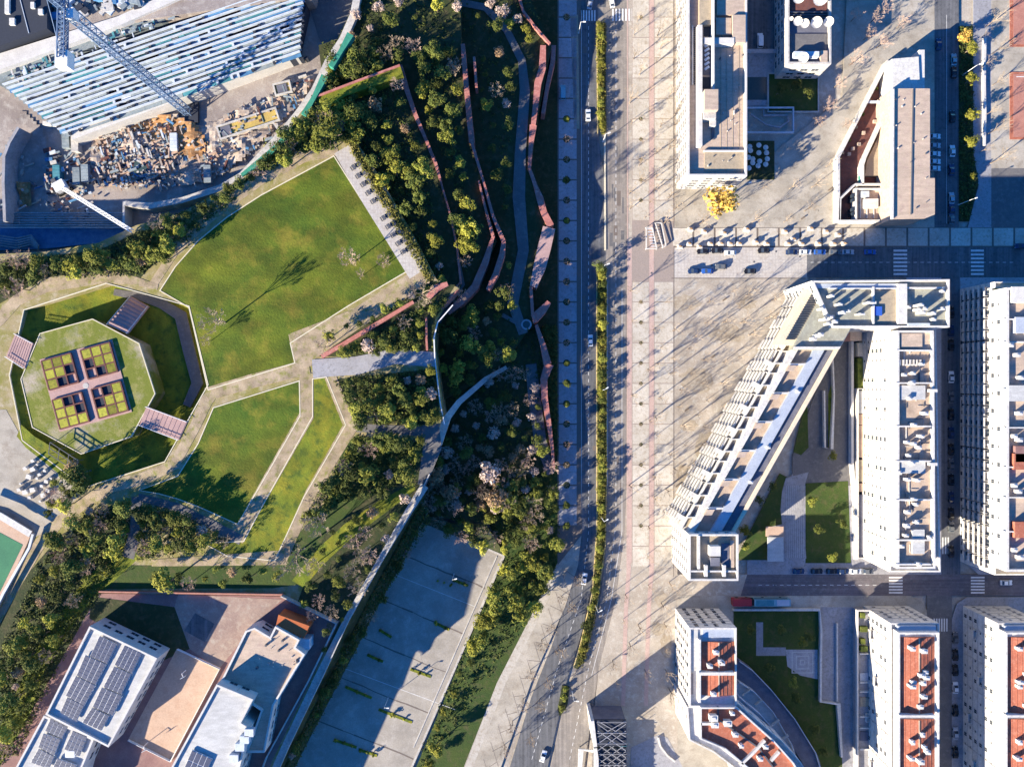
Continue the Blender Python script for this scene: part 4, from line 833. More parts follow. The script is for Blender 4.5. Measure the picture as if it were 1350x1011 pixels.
def podium_block(name, label, dx, edge):
    b = thing(name, label, 'apartment block')
    _,_,l = block(b, [(1172+dx,820),(1236+dx,820),(1236+dx,1120),(1172+dx,1120)], 0, 18, 'render_white', 'render_white', .9, .5, wins=(WIN,WINS,WINS), step=3.6, fl=2.8, skip=.25)
    _,_,l = block(b, [(1182+dx,832),(1236+dx,832),(1236+dx,1120),(1182+dx,1120)], 18.05, 21, 'render_white', 'render_white', 1.1, .6, win=False)
    z = 21.1; bx(b, 'roof_panel', 1184+dx, 825, 1234+dx, 832, 18.1, 20.0, 'roof_blue'); tiled(b, 1187+dx, 838, 1232+dx, 942, z, 1); tiled(b, 1187+dx, 946, 1232+dx, 1060, z, 1); bx(b, 'roof_wall', 1186+dx, 942.5, 1233+dx, 945.5, z, z+2.0, 'render_white')
    for (x,y) in ((1203,855),(1218,858),(1204,899),(1215,890),(1221,893),(1217,900),(1218,918),(1213,931),(1203,905),(1203,978),(1216,968),(1219,985),(1202,1000),(1223,991),(1214,1004),(1220,886)):
        hh = R.uniform(1.5,2.6); c = P(x+dx,y,z+hh); chimney(b, c[0], c[1], z+.3, (R.uniform(1.0,1.9),R.uniform(.8,1.3),hh))
    for i in range(14): 
        c0_ = PL(1172+dx, 835+i*15, 18, 4.2+(i%3)*2.8)
        if i % 4 == 1: put('balcony', BALC, c0_, math.pi, b)
    return b
b = podium_block('tiled_apartment_block', 'white apartment block with red tiled roofs, behind the long low walled podium', 0, 1131)
o = thing('podium', 'low grey podium of walled patios along the tiled apartment block', 'podium'); bx(o, 'base', 1131, 805, 1152, 1100, 0, 4, 'slab_grey')
q = [P(x,y,5.2) for x,y in ((1130,804),(1153,804),(1153,1100),(1130,1100))]; obj('parapet', MB().prism(q, 4.004, 5.2, [inset(q,.5)]), 'concrete_white', o)
for y in (862,900,912,945,960,988): bx(o, 'patio_wall', 1134, y-1, 1146, y+.6, 4.01, 5.0, 'render_white')
for i,y in enumerate((812,830,846,856)): bx(o, 'shrub_box', 1135, y-4, 1141+i%2*3, y+3, 4.01, 5.5, 'leaf_dark')
for i,y in enumerate((893,925,970)): bx(o, 'patio_floor', 1134, y-6, 1145, y+6, 4.01, 4.3, ('roof_blue','roof_tan','roof_slate')[i])
podium_block('tiled_apartment_block', 'white apartment block with red tiled roofs cut by the lower photo corner', 141, 1272)
b = thing('clay_court', 'pinkish red sports court with orange border at the upper photo border', 'sports court')
for (y0_, y1_) in ((-60,62),(95,184)):
    bx(b, 'court_base', 1331.5, y0_, 1450, y1_, .1, .30, 'roof_tile'); bx(b, 'court_surface', 1336, y0_+3, 1450, y1_-3, .302, .34, 'red_paving'); bx(b, 'court_line', 1340, y0_+6, 1450, y0_+7, .342, .35, 'paint_line')
tag(obj('low_wall', MB().ribbon([P(x,y,1.2) for x,y in ((1299,50),(1298,110),(1299,150),(1298,192))], .9, 1.1), 'concrete_white'), 'pale low wall running down behind the street trees', 'wall')
# courtyard between the plaza corner block and the tiled blocks
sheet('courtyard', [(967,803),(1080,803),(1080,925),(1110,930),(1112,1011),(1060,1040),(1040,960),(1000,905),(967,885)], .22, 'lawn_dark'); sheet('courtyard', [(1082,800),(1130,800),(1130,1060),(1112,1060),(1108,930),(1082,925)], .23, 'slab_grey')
sheet('playground', [(1036,856),(1078,856),(1078,895),(1055,890),(1038,878)], .26, 'slab_grey'); sheet('courtyard_path', [(997,820),(1006,820),(1006,853),(1036,853),(1036,864),(997,864)], .26, 'slab_grey')
for k in range(3):
    r_ = 1.0+k*1.5; cx_, cy_, _ = P(1058,873,.3); q = [(cx_-r_,cy_-r_),(cx_+r_,cy_-r_),(cx_+r_,cy_+r_),(cx_-r_,cy_+r_)]; struct('paving_pattern', MB().prism(q, .262, .29, [inset(q,.4)]), 'roof_grey')
tag(obj('garden_wall', MB().ribbon([P(x,y,1.6) for x,y in ((967,804),(1081,804),(1083,830),(1082,925),(1106,928),(1110,998))], .7, 1.6), 'render_white'), 'white garden wall round the shaded courtyard under the parked coach', 'wall')
tag(obj('ramp_wall', MB().ribbon([P(x,y,1.2) for x,y in ((1104,822),(1104,925))], .5, 1.2), 'render_white'), 'straight white ramp wall between shaded courtyard and podium', 'wall')

# K: lattice roofed station pavilion
b = thing('station_pavilion', 'lattice roofed pavilion with white side wall at the lower end of the plaza', 'pavilion')
q = [P(x,y,14) for x,y in ((781,950),(826,950),(826,984),(785,984))]; obj('roof', MB().prism(q, 12.6, 13.6), 'void_dark', b); obj('wall', MB().ribbon([P(781,950,14),P(785,984,14)], 1.2, 14), 'render_white', b); obj('lower_roof', MB().prism([P(x,y,5) for x,y in ((785,986),(826,986),(826,1120),(787,1120))], 0, 5), 'void_dark', b); obj('wall', MB().ribbon([P(785,986,5.8),P(787,1000,5.8),P(787,1120,5.8)], 1.2, 5.8), 'render_white', b)
obj('wall', MB().prism([P(x,y,13) for x,y in ((782,952),(826,952),(826,957),(782,957))], 0, 13), 'roof_slate', b); obj('wall', MB().prism([P(x,y,12.6) for x,y in ((816,957),(826,957),(826,984),(816,984))], 0, 12.5), 'formwork_teal', b)
for i in range(18):
    y0_ = 945+i*9; 
    for (xa,xb,ya,yb) in ((788,825,y0_,y0_+26),(825,788,y0_,y0_+26)): zl = 14.1 if y0_ < 970 else 5.3; obj('roof_lattice', MB().bar(P(xa,max(ya,950),zl),P(xb,yb,zl),.2,.2), 'slab_grey', b)
for i in range(8): zl = 14.3 if i < 3 else 5.5; obj('roof_beam', MB().bar(P(787,952+i*14,zl),P(826,952+i*14,zl),.15,.2), 'slab_grey', b)
o = tag(obj('entrance_frame', MB().ribbon([P(x,y,3.2) for x,y in ((782,990),(766,988),(763,1040))], 1.0, .5).box((*P(783,991,3)[:2],1.4),(.3,.3,2.8)).box((*P(765,990,3)[:2],1.4),(.3,.3,2.8)), 'render_white'), 'white bent entrance frame beside the lattice pavilion', 'entrance frame')
sheet('sunken_pavement', [(832,985),(868,968),(880,972),(900,1011),(900,1060),(830,1060)], .175, 'slab_grey')
tag(obj('curved_wall', MB().ribbon([P(x,y,1) for x,y in ((868,972),(871,984),(880,996),(890,1004))], .5, .9), 'render_white'), 'short curved white wall beside the lattice pavilion', 'wall')

# ------------------------------------------------------------------ school with solar roofs
def school(name, label, poly, z, roof, **kw): b = thing(name, label, 'school building'); block(b, poly, ZP, z, 'concrete_white', roof, .9, .6, wins=(WINW,), step=4.2, **kw); return b
sheet('school_yard', [(130,782),(372,786),(448,818),(360,1000),(330,1080),(-40,1080),(110,818)], ZP+.12, 'court_red', th=.2); sheet('school_yard', [(235,783),(372,790),(345,815),(330,830),(290,880),(275,873),(250,855),(230,800)], ZP+.15, 'yard_brown', th=.2)
sheet('playground', [(233,855),(290,881),(226,1004),(168,976)], ZP+.18, 'court_peach', th=.2); sheet('grass_bank', [(120,786),(230,800),(250,855),(216,870),(118,815)], ZP+.16, 'woodland', th=.2)
sheet('playground', [(257,808),(283,822),(270,846),(243,831)], ZP+.2, 'asphalt_dark', th=.2)
def pole_goal(x, y, lab): t = thing('basketball_hoop', lab, 'basketball hoop', P(x,y,ZP+.2), math.radians(28)); obj('pole', MB().bar((0,0,0),(0,0,3),.2).bar((0,0,3),(0,-1.2,3.2),.15), 'steel_white', t); obj('backboard', MB().box((0,-1.2,3.3),(1.8,.08,1.1)), 'lamp_white', t)
pole_goal(245,883,'white basketball hoop at the upper end of the peach court'); pole_goal(195,978,'white basketball hoop at the lower end of the peach court')
tag(obj('fence', MB().ribbon([P(x,y,ZP+1.2) for x,y in ((168,976),(224,1004),(289,882),(233,856))], .12, 1.0), 'steel_white'), 'thin pale fence around three sides of the peach court', 'fence')
b = school('solar_school_block', 'white school block carrying eight solar arrays in two columns', [(120,824),(209,866),(145,983),(62,940)], ZP+8, 'roof_grey')
b_2 = school('solar_school_block', 'white school block with solar arrays cut by the bottom edge', [(60,941),(126,972),(108,1015),(90,1080),(-30,1080),(20,1015)], ZP+7.6, 'roof_grey')
SP = MB().box((0,0,0),(1,1,1)).mesh('panel', 'panel_blue')
def solar(b, quad, z, nc, nr):
    A, B, C, D = [Vector(P(x,y,z)) for x,y in quad]; a = obj('solar_array', MB().prism([A,B,C,D], z-.35, z), 'alu', b); up = Vector((0,0,.06))
    for i in range(nr):
        for j in range(nc):
            u0, u1, v0, v1 = (j+.06)/nc, (j+.94)/nc, (i+.04)/nr, (i+.96)/nr
            f = lambda u,v: A.lerp(B,u).lerp(D.lerp(C,u),v)
            p = (f(u0,v0)+f(u1,v1))/2; ex = f(u1,v0)-f(u0,v0); ey = f(u0,v1)-f(u0,v0)
            put('panel', SP, (p.x,p.y,z+.05), math.atan2(ex.y,ex.x), a, (ex.length, ey.length, .06))
Z5 = lambda q: [(x/3.965, 756+y/3.965) for x,y in q]
zs = ZP+8.9
for q in ([(520,325),(610,370),(560,470),(472,430)],[(445,425),(555,475),(500,580),(400,530)],[(395,535),(500,585),(440,690),(343,635)],[(350,645),(440,690),(400,770),(315,725)],[(650,375),(740,415),(690,520),(598,475)],[(595,485),(685,525),(635,630),(540,590)],[(530,595),(640,640),(590,740),(483,695)],[(480,700),(570,745),(530,820),(430,775)]): solar(b, Z5(q), zs, 4, 5)
for q in ([(265,755),(355,800),(325,860),(235,820)],[(225,835),(318,865),(285,950),(200,905)],[(200,915),(285,955),(255,1020),(160,985)],[(380,820),(455,850),(415,955),(335,915)],[(300,965),(400,1000),(370,1060),(270,1025)]): solar(b_2, Z5(q), zs-.4, 4, 4)
bx(b_2, 'roof_hatch', 86, 990, 98, 998, ZP+7.6, ZP+8.6, 'steel_white')
b = school('pale_school_block', 'pale grey roofed school block with blue sided air units', [(287,900),(335,920),(319,951),(330,958),(300,1080),(200,1080),(228,1008)], ZP+11, 'roof_grey')
solar(b, [(253,988),(280,1000),(262,1040),(236,1028)], ZP+11.7, 4, 3)
for i,(x,y) in enumerate(((328,966),(316,985),(308,1000),(322,975))): bx(b, 'roof_unit', x-6, y-5, x+6, y+5, ZP+11.06, ZP+12.8, 'roof_blue' if i % 2 == 0 else 'beam_white')
b = school('pink_roof_school_block', 'L shaped school block with a plain pink flat roof and small vents', [(337,826),(357,838),(364,824),(396,842),(391,852),(403,861),(362,928),(350,990),(325,990),(345,935),(291,899),(325,830)], ZP+7, 'roof_pink')
for i in range(16): x_, y_ = R.uniform(335,390), R.uniform(842,880); w_ = R.uniform(.5,1.4); bx(b, 'roof_vent', x_, y_, x_+w_, y_+w_, ZP+7.06, ZP+7.06+R.uniform(.2,.7), R.choice(('concrete','roof_grey')))
for (x,y) in ((350,851),(367,858),(372,845),(338,881),(391,873)): bx(b, 'roof_vent', x-1.2, y-1.2, x+1.2, y+1.2, ZP+7.06, ZP+8.2, 'steel_dark')
o = tag(obj('orange_pavilion', MB().prism([P(x,y,ZP+6.6) for x,y in ((367,810),(408,825),(400,841),(364,823.5))], ZP, ZP+6.6), 'court_orange'), 'flat orange roofed pavilion at the top of the pink roofed school block', 'pavilion')
tag(bx(None, 'store_room', 391, 842, 408, 856, ZP, ZP+5, 'beam_white'), 'small white store room at the corner of the pink roofed school block', 'store room')
tag(obj('boundary_wall', MB().ribbon([P(x,y,ZP+2.2) for x,y in ((370,786),(443,822),(405,900),(350,1000),(335,1040))], .4, 2.2), 'concrete'), 'long grey boundary wall on the path side of the school yard', 'wall')
tag(obj('boundary_wall', MB().ribbon([P(x,y,ZP+1.6) for x,y in ((130,780),(372,784))], .5, 1.6), 'red_paving'), 'thin dark red wall along the top of the school yard', 'wall')
# sports court at the photo edge
b = thing('sports_court', 'green sports court with red border and pale stand at the photo edge', 'sports court'); obj('court_base', MB().prism([P(x,y,ZP+1) for x,y in ((-60,660),(0,676),(42,700),(36,716),(-20,840),(-60,900))], ZP, ZP+1), 'court_peach', b)
obj('court_surface', MB().prism([P(x,y,ZP+1.05) for x,y in ((-60,690),(0,702),(30,718),(-10,800),(-60,880))], ZP+1, ZP+1.05), 'court_green', b); obj('stand_roof', MB().ribbon([P(x,y,ZP+3) for x,y in ((-30,668),(0,680),(40,704))], 2.2, .3), 'render_white', b)
obj('railing', MB().ribbon([P(x,y,ZP+2.2) for x,y in ((43,704),(38,722),(4,782),(-30,850))], .8, .9), 'roof_blue', b)

# ------------------------------------------------------------------ construction site
ZS = 17.0
st = thing('concrete_frame_building', 'half built grandstand of white beams and blue decking under the tower crane', 'building under construction')
# local frame: u along the beams (up to the right), v across (down to the right)
U0 = Vector((30,118)); UD = Vector((1,-.345)).normalized(); VD = Vector((.345,1)).normalized()
def G(u, v, z): q = U0+UD*u+VD*v; return P(q.x, q.y, z)
base = [G(-22,-14,ZS-3.2),G(396,-18,ZS-3.2),G(388,20,ZS-3.2),G(352,78,ZS-3.2),G(34,74,ZS-3.2)]
obj('substructure', MB().prism(base, ZC, ZS-3.2), 'void_dark', st)
DM = {m: MB().box((0,0,0),(1,1,1)).mesh('deck_panel', m) for m in ('formwork_blue','formwork_teal','slab_light','beam_white','concrete','void_dark')}
rows = 14; pitch = 6.6; n_p = 0
for r_ in range(rows):
    v = -14+r_*pitch; u0 = -20+(v+10)*.62; u1 = 392-(max(0, v-0))*.42
    ang = math.atan2(.345,1); z = ZS-r_*.12
    a, c = G(u0,v,z), G(u1,v,z)
    obj('beam', MB().bar(a, c, .34, 1.1), 'beam_white', st)
    u = u0
    while u < u1-6 and n_p < 700:
        du = R.choice((9,14,20,30,44,60)); du = min(du, u1-u)
        mid = (r_/rows); k = R.random(); t = u/390
        w_blue = .36+.34*math.exp(-((t-.62)/.25)**2)
        m = 'formwork_blue' if k < w_blue*.6 else 'formwork_teal' if k < w_blue else 'slab_light' if k < .84 else 'beam_white' if k < .88 else 'void_dark'
        p0, p1 = Vector(G(u+.4,v+pitch/2,z)), Vector(G(u+du-.4,v+pitch/2,z)); q = (p0+p1)/2
        wv = (pitch-2.0)*S*(1 if R.random() < .7 else .55)
        put('deck_panel', DM[m], (q.x, q.y, z-.35-R.random()*.5-(1.5 if m == 'void_dark' else 0)), ang, st, ((p1-p0).length, wv*.95, .25)); n_p += 1
        if R.random() < .55: 
            q2 = Vector(G(u+du,v+pitch/2,z)); put('deck_panel', DM['void_dark' if R.random() < .6 else 'beam_white'], (q2.x,q2.y,z-.1), ang, st, (.8,.9,.7))
        u += du
def quad(name, pts, z0, z1, m, par=None): return obj(name, MB().prism([G(*p,z1) for p in pts], z0, z1), m, par)
quad('ledge', [(-30,-55),(150,-50),(420,-78),(420,-62),(150,-38),(-30,-34)], ZC, ZS+1.4, 'concrete_white', st); quad('ledge', [(40,72),(352,66),(356,76),(40,84)], ZC, ZS-2.4, 'concrete_white', st)
quad('scaffold_deck', [(-30,-33.5),(150,-37.5),(420,-61.5),(420,-47),(200,-26),(-30,-18)], ZC, ZS-.8, 'slab_light', st)
for i in range(170):
    u, v = R.uniform(-25,400), R.uniform(-33,-17); q = G(u,v-(u-100)*.055,ZS); put('scaffold_board', DM[R.choice(('slab_light','formwork_teal','beam_white','concrete'))], (q[0],q[1],ZS-.6+R.random()*.5), ang+R.choice((0,1.57)), st, (R.uniform(1,3),R.uniform(.3,.8),.3))
for i in range(60): 
    q = G(60+i*5.2,81+R.uniform(-1,4),ZC+2); put('column_stub', DM['void_dark' if i%3 else 'beam_white'], (q[0],q[1],ZC+1.2+R.random()), ang, st, (1.1,.7,3))
dk = thing('dark_roof', 'black roof with white skylights behind the grandstand at the top photo corner', 'roof')
obj('roof_sheet', MB().prism([P(x,y,ZS+4) for x,y in ((-80,-60),(62,-60),(62,38),(0,61),(-80,90))], ZC, ZS+4), 'void_dark', dk)
for (x0_,y0_,x1_,y1_) in ((6,-8,12,18),(12,24,19,33),(40,3,45,11),(50,12,56,19)): bx(dk, 'skylight', x0_, y0_, x1_, y1_, ZS+4.01, ZS+4.8, 'render_white')
obj('roof_seam', MB().bar(P(24,-10,ZS+4.1),P(38,44,ZS+4.1),.2), 'beam_white', dk)
for i in range(60):
    x, y = R.uniform(72,190), 0; y = R.uniform(-10, 28-(x-72)*.2)
    if y < -10: continue
    s_ = R.uniform(1.2,4); o = put('building_material', DM[R.choice(('slab_light','beam_white','concrete','void_dark','formwork_blue'))], P(x,y,ZS+1.6), R.random()*3, st, (s_,s_*R.uniform(.3,.8),R.uniform(.4,1.5)))
sheet('site_deck', [(60,-60),(420,-60),(408,-5),(60,45)], ZS+.4, 'pit_floor', th=9)
# lattice members
def lattice(mb, a, b, w, n, r=.11):
    a, b = Vector(a), Vector(b); d = (b-a).normalized(); up = Vector((0,0,1)) if abs(d.z) < .9 else Vector((1,0,0)); u = d.cross(up).normalized()*w/2; t = u.normalized().cross(d)*w/2
    cs = [u+t, -u+t, -u-t, u-t]
    for c in cs: mb.bar(a+c, b+c, r*1.8)
    for i in range(n):
        p, q = a.lerp(b, i/n), a.lerp(b, (i+1)/n)
        for k in range(4): mb.bar(p+cs[k], q+cs[(k+1)%4], r); mb.bar(p+cs[k], p+cs[(k+1)%4], r)
    return mb
cr = thing('tower_crane', 'tall blue lattice tower crane rising over the grandstand', 'crane')
zb, ztop = ZC, 78.0; foot = P(250,150,zb); fx, fy = foot[0], foot[1]
obj('base', MB().box((fx,fy,zb+.6),(7,7,1.2)), 'void_dark', cr); obj('mast', lattice(MB(), (fx,fy,zb), (fx,fy,ztop), 2.3, 26, .16), 'steel_blue', cr)
obj('cab', MB().box((fx+1.8,fy-1.5,ztop+1),(1.8,2.4,2.4)), 'steel_white', cr); obj('turntable', MB().cyl((fx,fy,ztop-.4),1.9,.9,12), 'steel_white', cr)
zj = ztop+2; tipc = P(82,78,zj); nosec = P(52,-60,zj); 
obj('counter_jib', lattice(MB(), (fx,fy,zj), tipc, 1.7, 10, .17), 'steel_blue', cr); d_ = (Vector((fx,fy,zj))-Vector(tipc)).normalized(); far = Vector((fx,fy,zj))+d_*48
obj('jib', lattice(MB(), (fx,fy,zj), far, 1.7, 22, .16), 'steel_blue', cr); obj('tower_head', lattice(MB(), (fx,fy,zj), (fx,fy,zj+7), 1.3, 4, .14), 'steel_blue', cr)
obj('counterweight', MB().box((tipc[0],tipc[1],zj-1),(3.2,4.2,3), math.atan2(d_.y,d_.x)+1.57), 'steel_white', cr)
obj('tie_bar', MB().bar((fx,fy,zj+7), tipc, .14).bar((fx,fy,zj+7), far.lerp(Vector((fx,fy,zj)),.4), .14), 'steel_blue', cr)
cr2 = thing('crawler_crane', 'pale crawler crane with its long boom across the shaded pit', 'crane'); a, c = P(84,249,ZC+3), P(173,304,26)
obj('boom', lattice(MB(), a, c, 1.0, 20, .16), 'steel_white', cr2); obj('cab', MB().box((a[0]-1.5,a[1]+1,ZC+2.4),(4,3.4,2.2), .5), 'steel_white', cr2); obj('counterweight', MB().box((a[0]-3.4,a[1]+2.2,ZC+2.2),(1.6,3,1.6), .5), 'steel_dark', cr2)
for s in (-1,1): obj('track', MB().box((a[0]-1.5-s*.8,a[1]+1+s*1.5,ZC+.6),(5.5,.8,1.1), .5), 'rubber', cr2)
# excavated soil as heaped ground
def heap(name, pts, z, m, amp, stp=3.0):
    q = [P(x,y,z) for x,y in pts]; xs = [p[0] for p in q]; ys = [p[1] for p in q]; mb = MB(); idx = {}
    from mathutils.noise import fractal
    nx, ny = int((max(xs)-min(xs))/1.2), int((max(ys)-min(ys))/1.2); pl = [(p[0],p[1]) for p in q]
    for i in range(nx+1):
        for j in range(ny+1):
            x, y = min(xs)+i*1.2, min(ys)+j*1.2
            if inside(pl, x, y): idx[i,j] = len(mb.v); mb.v.append((x, y, z+.3+max(-.25, fractal(Vector((x/9,y/9,3)), 1.0, 2.0, 5)*amp+amp*.3)))
    for (i,j),k in idx.items():
        if (i+1,j) in idx and (i,j+1) in idx and (i+1,j+1) in idx: mb.f.append((k, idx[i+1,j], idx[i+1,j+1], idx[i,j+1])); mb.m.append(0)
    return struct(name, mb, m)
heap('excavated_soil', [(118,170),(150,150),(235,150),(262,165),(300,150),(350,130),(390,95),(420,100),(400,140),(350,190),(310,225),(270,245),(170,250),(120,225)], ZC, 'rubble_soil', 2.0)
heap('excavated_soil', [(165,165),(215,150),(260,160),(280,190),(262,215),(230,205),(190,185)], ZC+.6, 'orange_soil', 1.5); heap('orange_soil', [(22,240),(46,238),(48,275),(24,277)], ZC, 'orange_soil', 2.2)
heap('site_track', [(30,140),(62,170),(66,230),(50,245),(10,245),(5,190)], ZC-.1, 'pit_floor', .3)
# debris lying on the soil
DB = []
for m in ('beam_white','concrete','timber_red','formwork_blue','steel_dark','slab_light','court_peach','void_dark','rubble_soil'): DB.append(MB().box((0,0,0),(1,1,1)).mesh('debris', m))
dd = MB()
deb = bpy.data.objects.new('building_debris', None); LK(deb); deb['kind'] = 'stuff'
n_ = 0
REG = [([(120,165),(240,155),(280,200),(300,150),(350,130),(400,95),(412,110),(350,190),(300,228),(230,250),(120,250)],650,'excavated ground'),([(125,175),(210,165),(235,200),(215,240),(130,245)],500,'rubble'),([(60,200),(125,200),(125,300),(60,300)],150,'storage'),([(0,195),(30,180),(60,270),(0,290)],30,'')]
for poly, cnt, _l in REG:
    k = 0
    while k < cnt:
        x, y = R.uniform(min(p[0] for p in poly), max(p[0] for p in poly)), R.uniform(min(p[1] for p in poly), max(p[1] for p in poly))
        if not inside(poly, x, y): continue
        k += 1; a_ = R.choice((.33,1.9,R.random()*3.1)); L_ = R.choice((.5,.8,1.1,1.5,3.0)); o = put('debris', DB[R.choice((0,1,1,2,3,4,5,5,6,6,7))] if R.random() < .5 or 'storage' in _l else DB[R.choice((1,5,6,6,8,8,8))], P(x,y,ZC+R.uniform(.6,2.2)), a_, deb, (L_, R.uniform(.25,.8), R.uniform(.2,.7)))
def box_thing(name, me_m, x, y, z, dims, rz, label, cat, group=None, extra=None):
    t = thing(name, label, cat, P(x,y,z), rz, group); mb = MB().box((0,0,dims[2]/2),dims); obj('body', mb, me_m, t)
    ribs = MB()
    for i in range(max(2,int(dims[0]/1.2))): ribs.box((-dims[0]/2+(i+.5)*dims[0]/max(2,int(dims[0]/1.2)),0,dims[2]/2+.03),(.14,dims[1]+.08,dims[2]+.02))
    obj('ribs', ribs, me_m, t); obj('door', MB().box((dims[0]/2+.03,0,dims[2]*.45),(.06,1.0,dims[2]*.8)), 'steel_dark', t); return t
for x,y,m,l_ in ((92,187,'slab_light','sunlit pale site cabin beside the wooden stacks'),(104,192,'concrete','blue grey site cabin by the mixer'),(106,235,'slab_light','first of two parallel cabins in the shaded pit'),(117,231,'slab_light','second of two parallel cabins, closer to the rubble'),(277,232,'slab_light','lone pale cabin in the shade by the site road'),(80,232,'formwork_teal','teal container in the shaded storage yard'),(233,190,'beam_white','white container among rubble heaps'),(95,90,'beam_white','small white unit at the crane counterweight')):
    if y < 100: continue
    box_thing('site_cabin', m, x, y, ZC, (6.1,2.5,2.6), math.radians(92), l_, 'site cabin', 'site cabins on the construction ground')
for i,(x,y) in enumerate(((66,200),(73,203),(68,212),(74,216),(70,226),(84,226),(66,238),(76,244))): 
    t = thing('material_stack', f"stack of bundled planks and blocks, {nth(i+1)} from the top in the storage yard", 'material stack', P(x,y,ZC), R.random()*.4, 'stacks in the site storage yard')
    for k in range(4): obj('bundle', MB().box((0,0,.25+k*.42),(R.uniform(2,3),R.uniform(1,1.8),.36)), ('beam_white','formwork_blue','concrete','timber_red')[(i+k)%4], t)
t = thing('water_tank', 'round dark blue water basin among the rubble', 'tank', P(189,222,ZC)); obj('tank_wall', MB().cyl((0,0,0),3.6,1.6,20), 'formwork_blue', t); obj('water', MB().cyl((0,0,1.6),3.2,.02,20), 'water_dark', t)
# excavated pits with ochre floor
def pit(name, x0,y0,x1,y1, rz, w, h, label):
    c = P((x0+x1)/2,(y0+y1)/2,ZC+2.4); t = thing(name, label, 'pit', (c[0],c[1],0), rz); w, h = w*S*.95, h*S*.95
    mb = MB(); q = [(-w/2,-h/2),(w/2,-h/2),(w/2,h/2),(-w/2,h/2)]; obj('wall', mb.prism(q, ZC-1, ZC+2.3, [inset(q,.6)]), 'concrete', t); obj('floor', MB().box((0,0,ZC+1.7),(w-1.4,h-1.4,.2)), 'ochre_floor', t); obj('slab', MB().box((-w/2+3,0,ZC+1.9),(3.5,h-1.7,.4)), 'roof_slate', t); return t
pit('ochre_pit', 287,145,366,180, math.atan2(.345,1)*.95, 84, 19, 'long ochre floored concrete pit beside the curved site road'); pit('ochre_pit', 362,108,382,124, .25, 24, 17, 'small square ochre floored pit above the long one')
band('site_road', [(478,-40),(466,20),(452,52),(434,80),(415,120),(395,150),(372,178),(342,208),(318,232),(290,248),(240,264),(196,272),(165,268)], [9,9,9,10,10,12,12,10,8,8,7,7,6], ZC+6, 'concrete', th=5)
for hp_, hl_ in (([(462,45),(449,68),(436,88)],'upper piece of green mesh beside the curved site road'),([(428,100),(414,128),(400,152)],'middle piece of green mesh beside the clump of trees'),([(386,170),(366,192),(340,215),(318,231)],'lower piece of green mesh running down to the pit bank')):
    tag(obj('mesh_fence', MB().ribbon([P(x,y,ZP+.9) for x,y in hp_], [2.4*1.0,1.5,2.0,1.0][:len(hp_)], 2.6), 'site_green'), hl_, 'mesh fence', 'green mesh along the site road')
tag(obj('quay_wall', MB().ribbon([P(x,y,ZC+5) for x,y in ((163,300),(163,268),(230,270),(300,246))], .8, 5), 'concrete_white'), 'pale angled retaining wall at the corner of the shaded pit', 'wall')
sw = thing('striped_ramp', 'striped concrete slats along the lower border of the shaded pit', 'ramp')
for k in range(7): obj('slat', MB().bar(P(8-k*2,281+k*3.2,ZC+2.2+k*.3),P(162,281+k*3.2,ZC+2.2+k*.3),.45,.5), 'slab_light', sw)
sw = thing('striped_ramp', 'short zigzag striped concrete steps at the outer photo corner below the pit', 'ramp')
for k in range(5): obj('slat', MB().ribbon([P(-20,308+k*3.2,ZC+4-k*.2),P(22,314+k*3.2,ZC+4-k*.2),P(40,310+k*3,ZC+4-k*.2),P(50+k*0,324+k,ZC+4-k*.2)],.4,.6), 'slab_light', sw)
sheet('site_terrace', [(0,300),(165,302),(150,318),(60,328),(0,330),(-60,330),(-60,305)], ZC+1.5, 'formwork_blue', th=2); sheet('site_terrace', [(420,-60),(478,-60),(465,5),(455,45),(432,70),(420,50),(405,0)], ZC+.2, 'asphalt_mid', th=1)
tag(obj('retaining_wall', MB().ribbon([P(x,y,ZC+7) for x,y in ((24,168),(12,188),(5,206),(4,240),(6,292))], 1.0, 7), 'slab_grey'), 'grey stepped retaining wall at the pit edge by the photo border', 'wall')
tag(obj('curved_slab_edge', MB().ribbon([P(x,y,ZC+4) for x,y in ((56,162),(68,163),(86,165),(97,172))], 1.3, 1.5), 'concrete_white'), 'curved white slab edge under the grandstand corner', 'slab')

# ------------------------------------------------------------------ trees
def leaf_quads(mb, c, r, n, size, up=.5, mi=0):
    for _ in range(n):
        v = Vector((R.gauss(0,1),R.gauss(0,1),R.gauss(0,1))); v.normalize(); rr = r*(.55+.45*R.random()**.5)
        q = Vector(c)+Vector((v.x*rr, v.y*rr, v.z*rr*.8)); nr = (v+Vector((R.uniform(-.7,.7),R.uniform(-.7,.7),up+R.uniform(-.4,.6)))).normalized()
        a = nr.cross(Vector((R.random(),R.random(),R.random()))).normalized(); b = nr.cross(a); s_ = size*R.uniform(.6,1.3)
        k = len(mb.v); mb.v += [tuple(q+a*s_), tuple(q+b*s_*.7), tuple(q-a*s_), tuple(q-b*s_*.7)]; mb.f.append((k,k+1,k+2,k+3)); mb.m.append(mi)
def crown_round(rad, hh, nclump, nleaf, size):
    mb = MB()
    for i in range(nclump):
        v = Vector((R.gauss(0,1),R.gauss(0,1),R.gauss(0,1))).normalized(); f = R.uniform(.3,1.1)
        if i == 0: ax = R.uniform(.65,1.0), R.uniform(.75,1.15)
        rc = rad*R.choice((.14,.2,.28,.36,.44)); c = (v.x*rad*f*.85*ax[0], v.y*rad*f*.85*ax[1], hh+v.z*rad*.62*f); leaf_quads(mb, c, rc, max(10,int(nleaf*rc/(rad*.3))), size)
    return mb
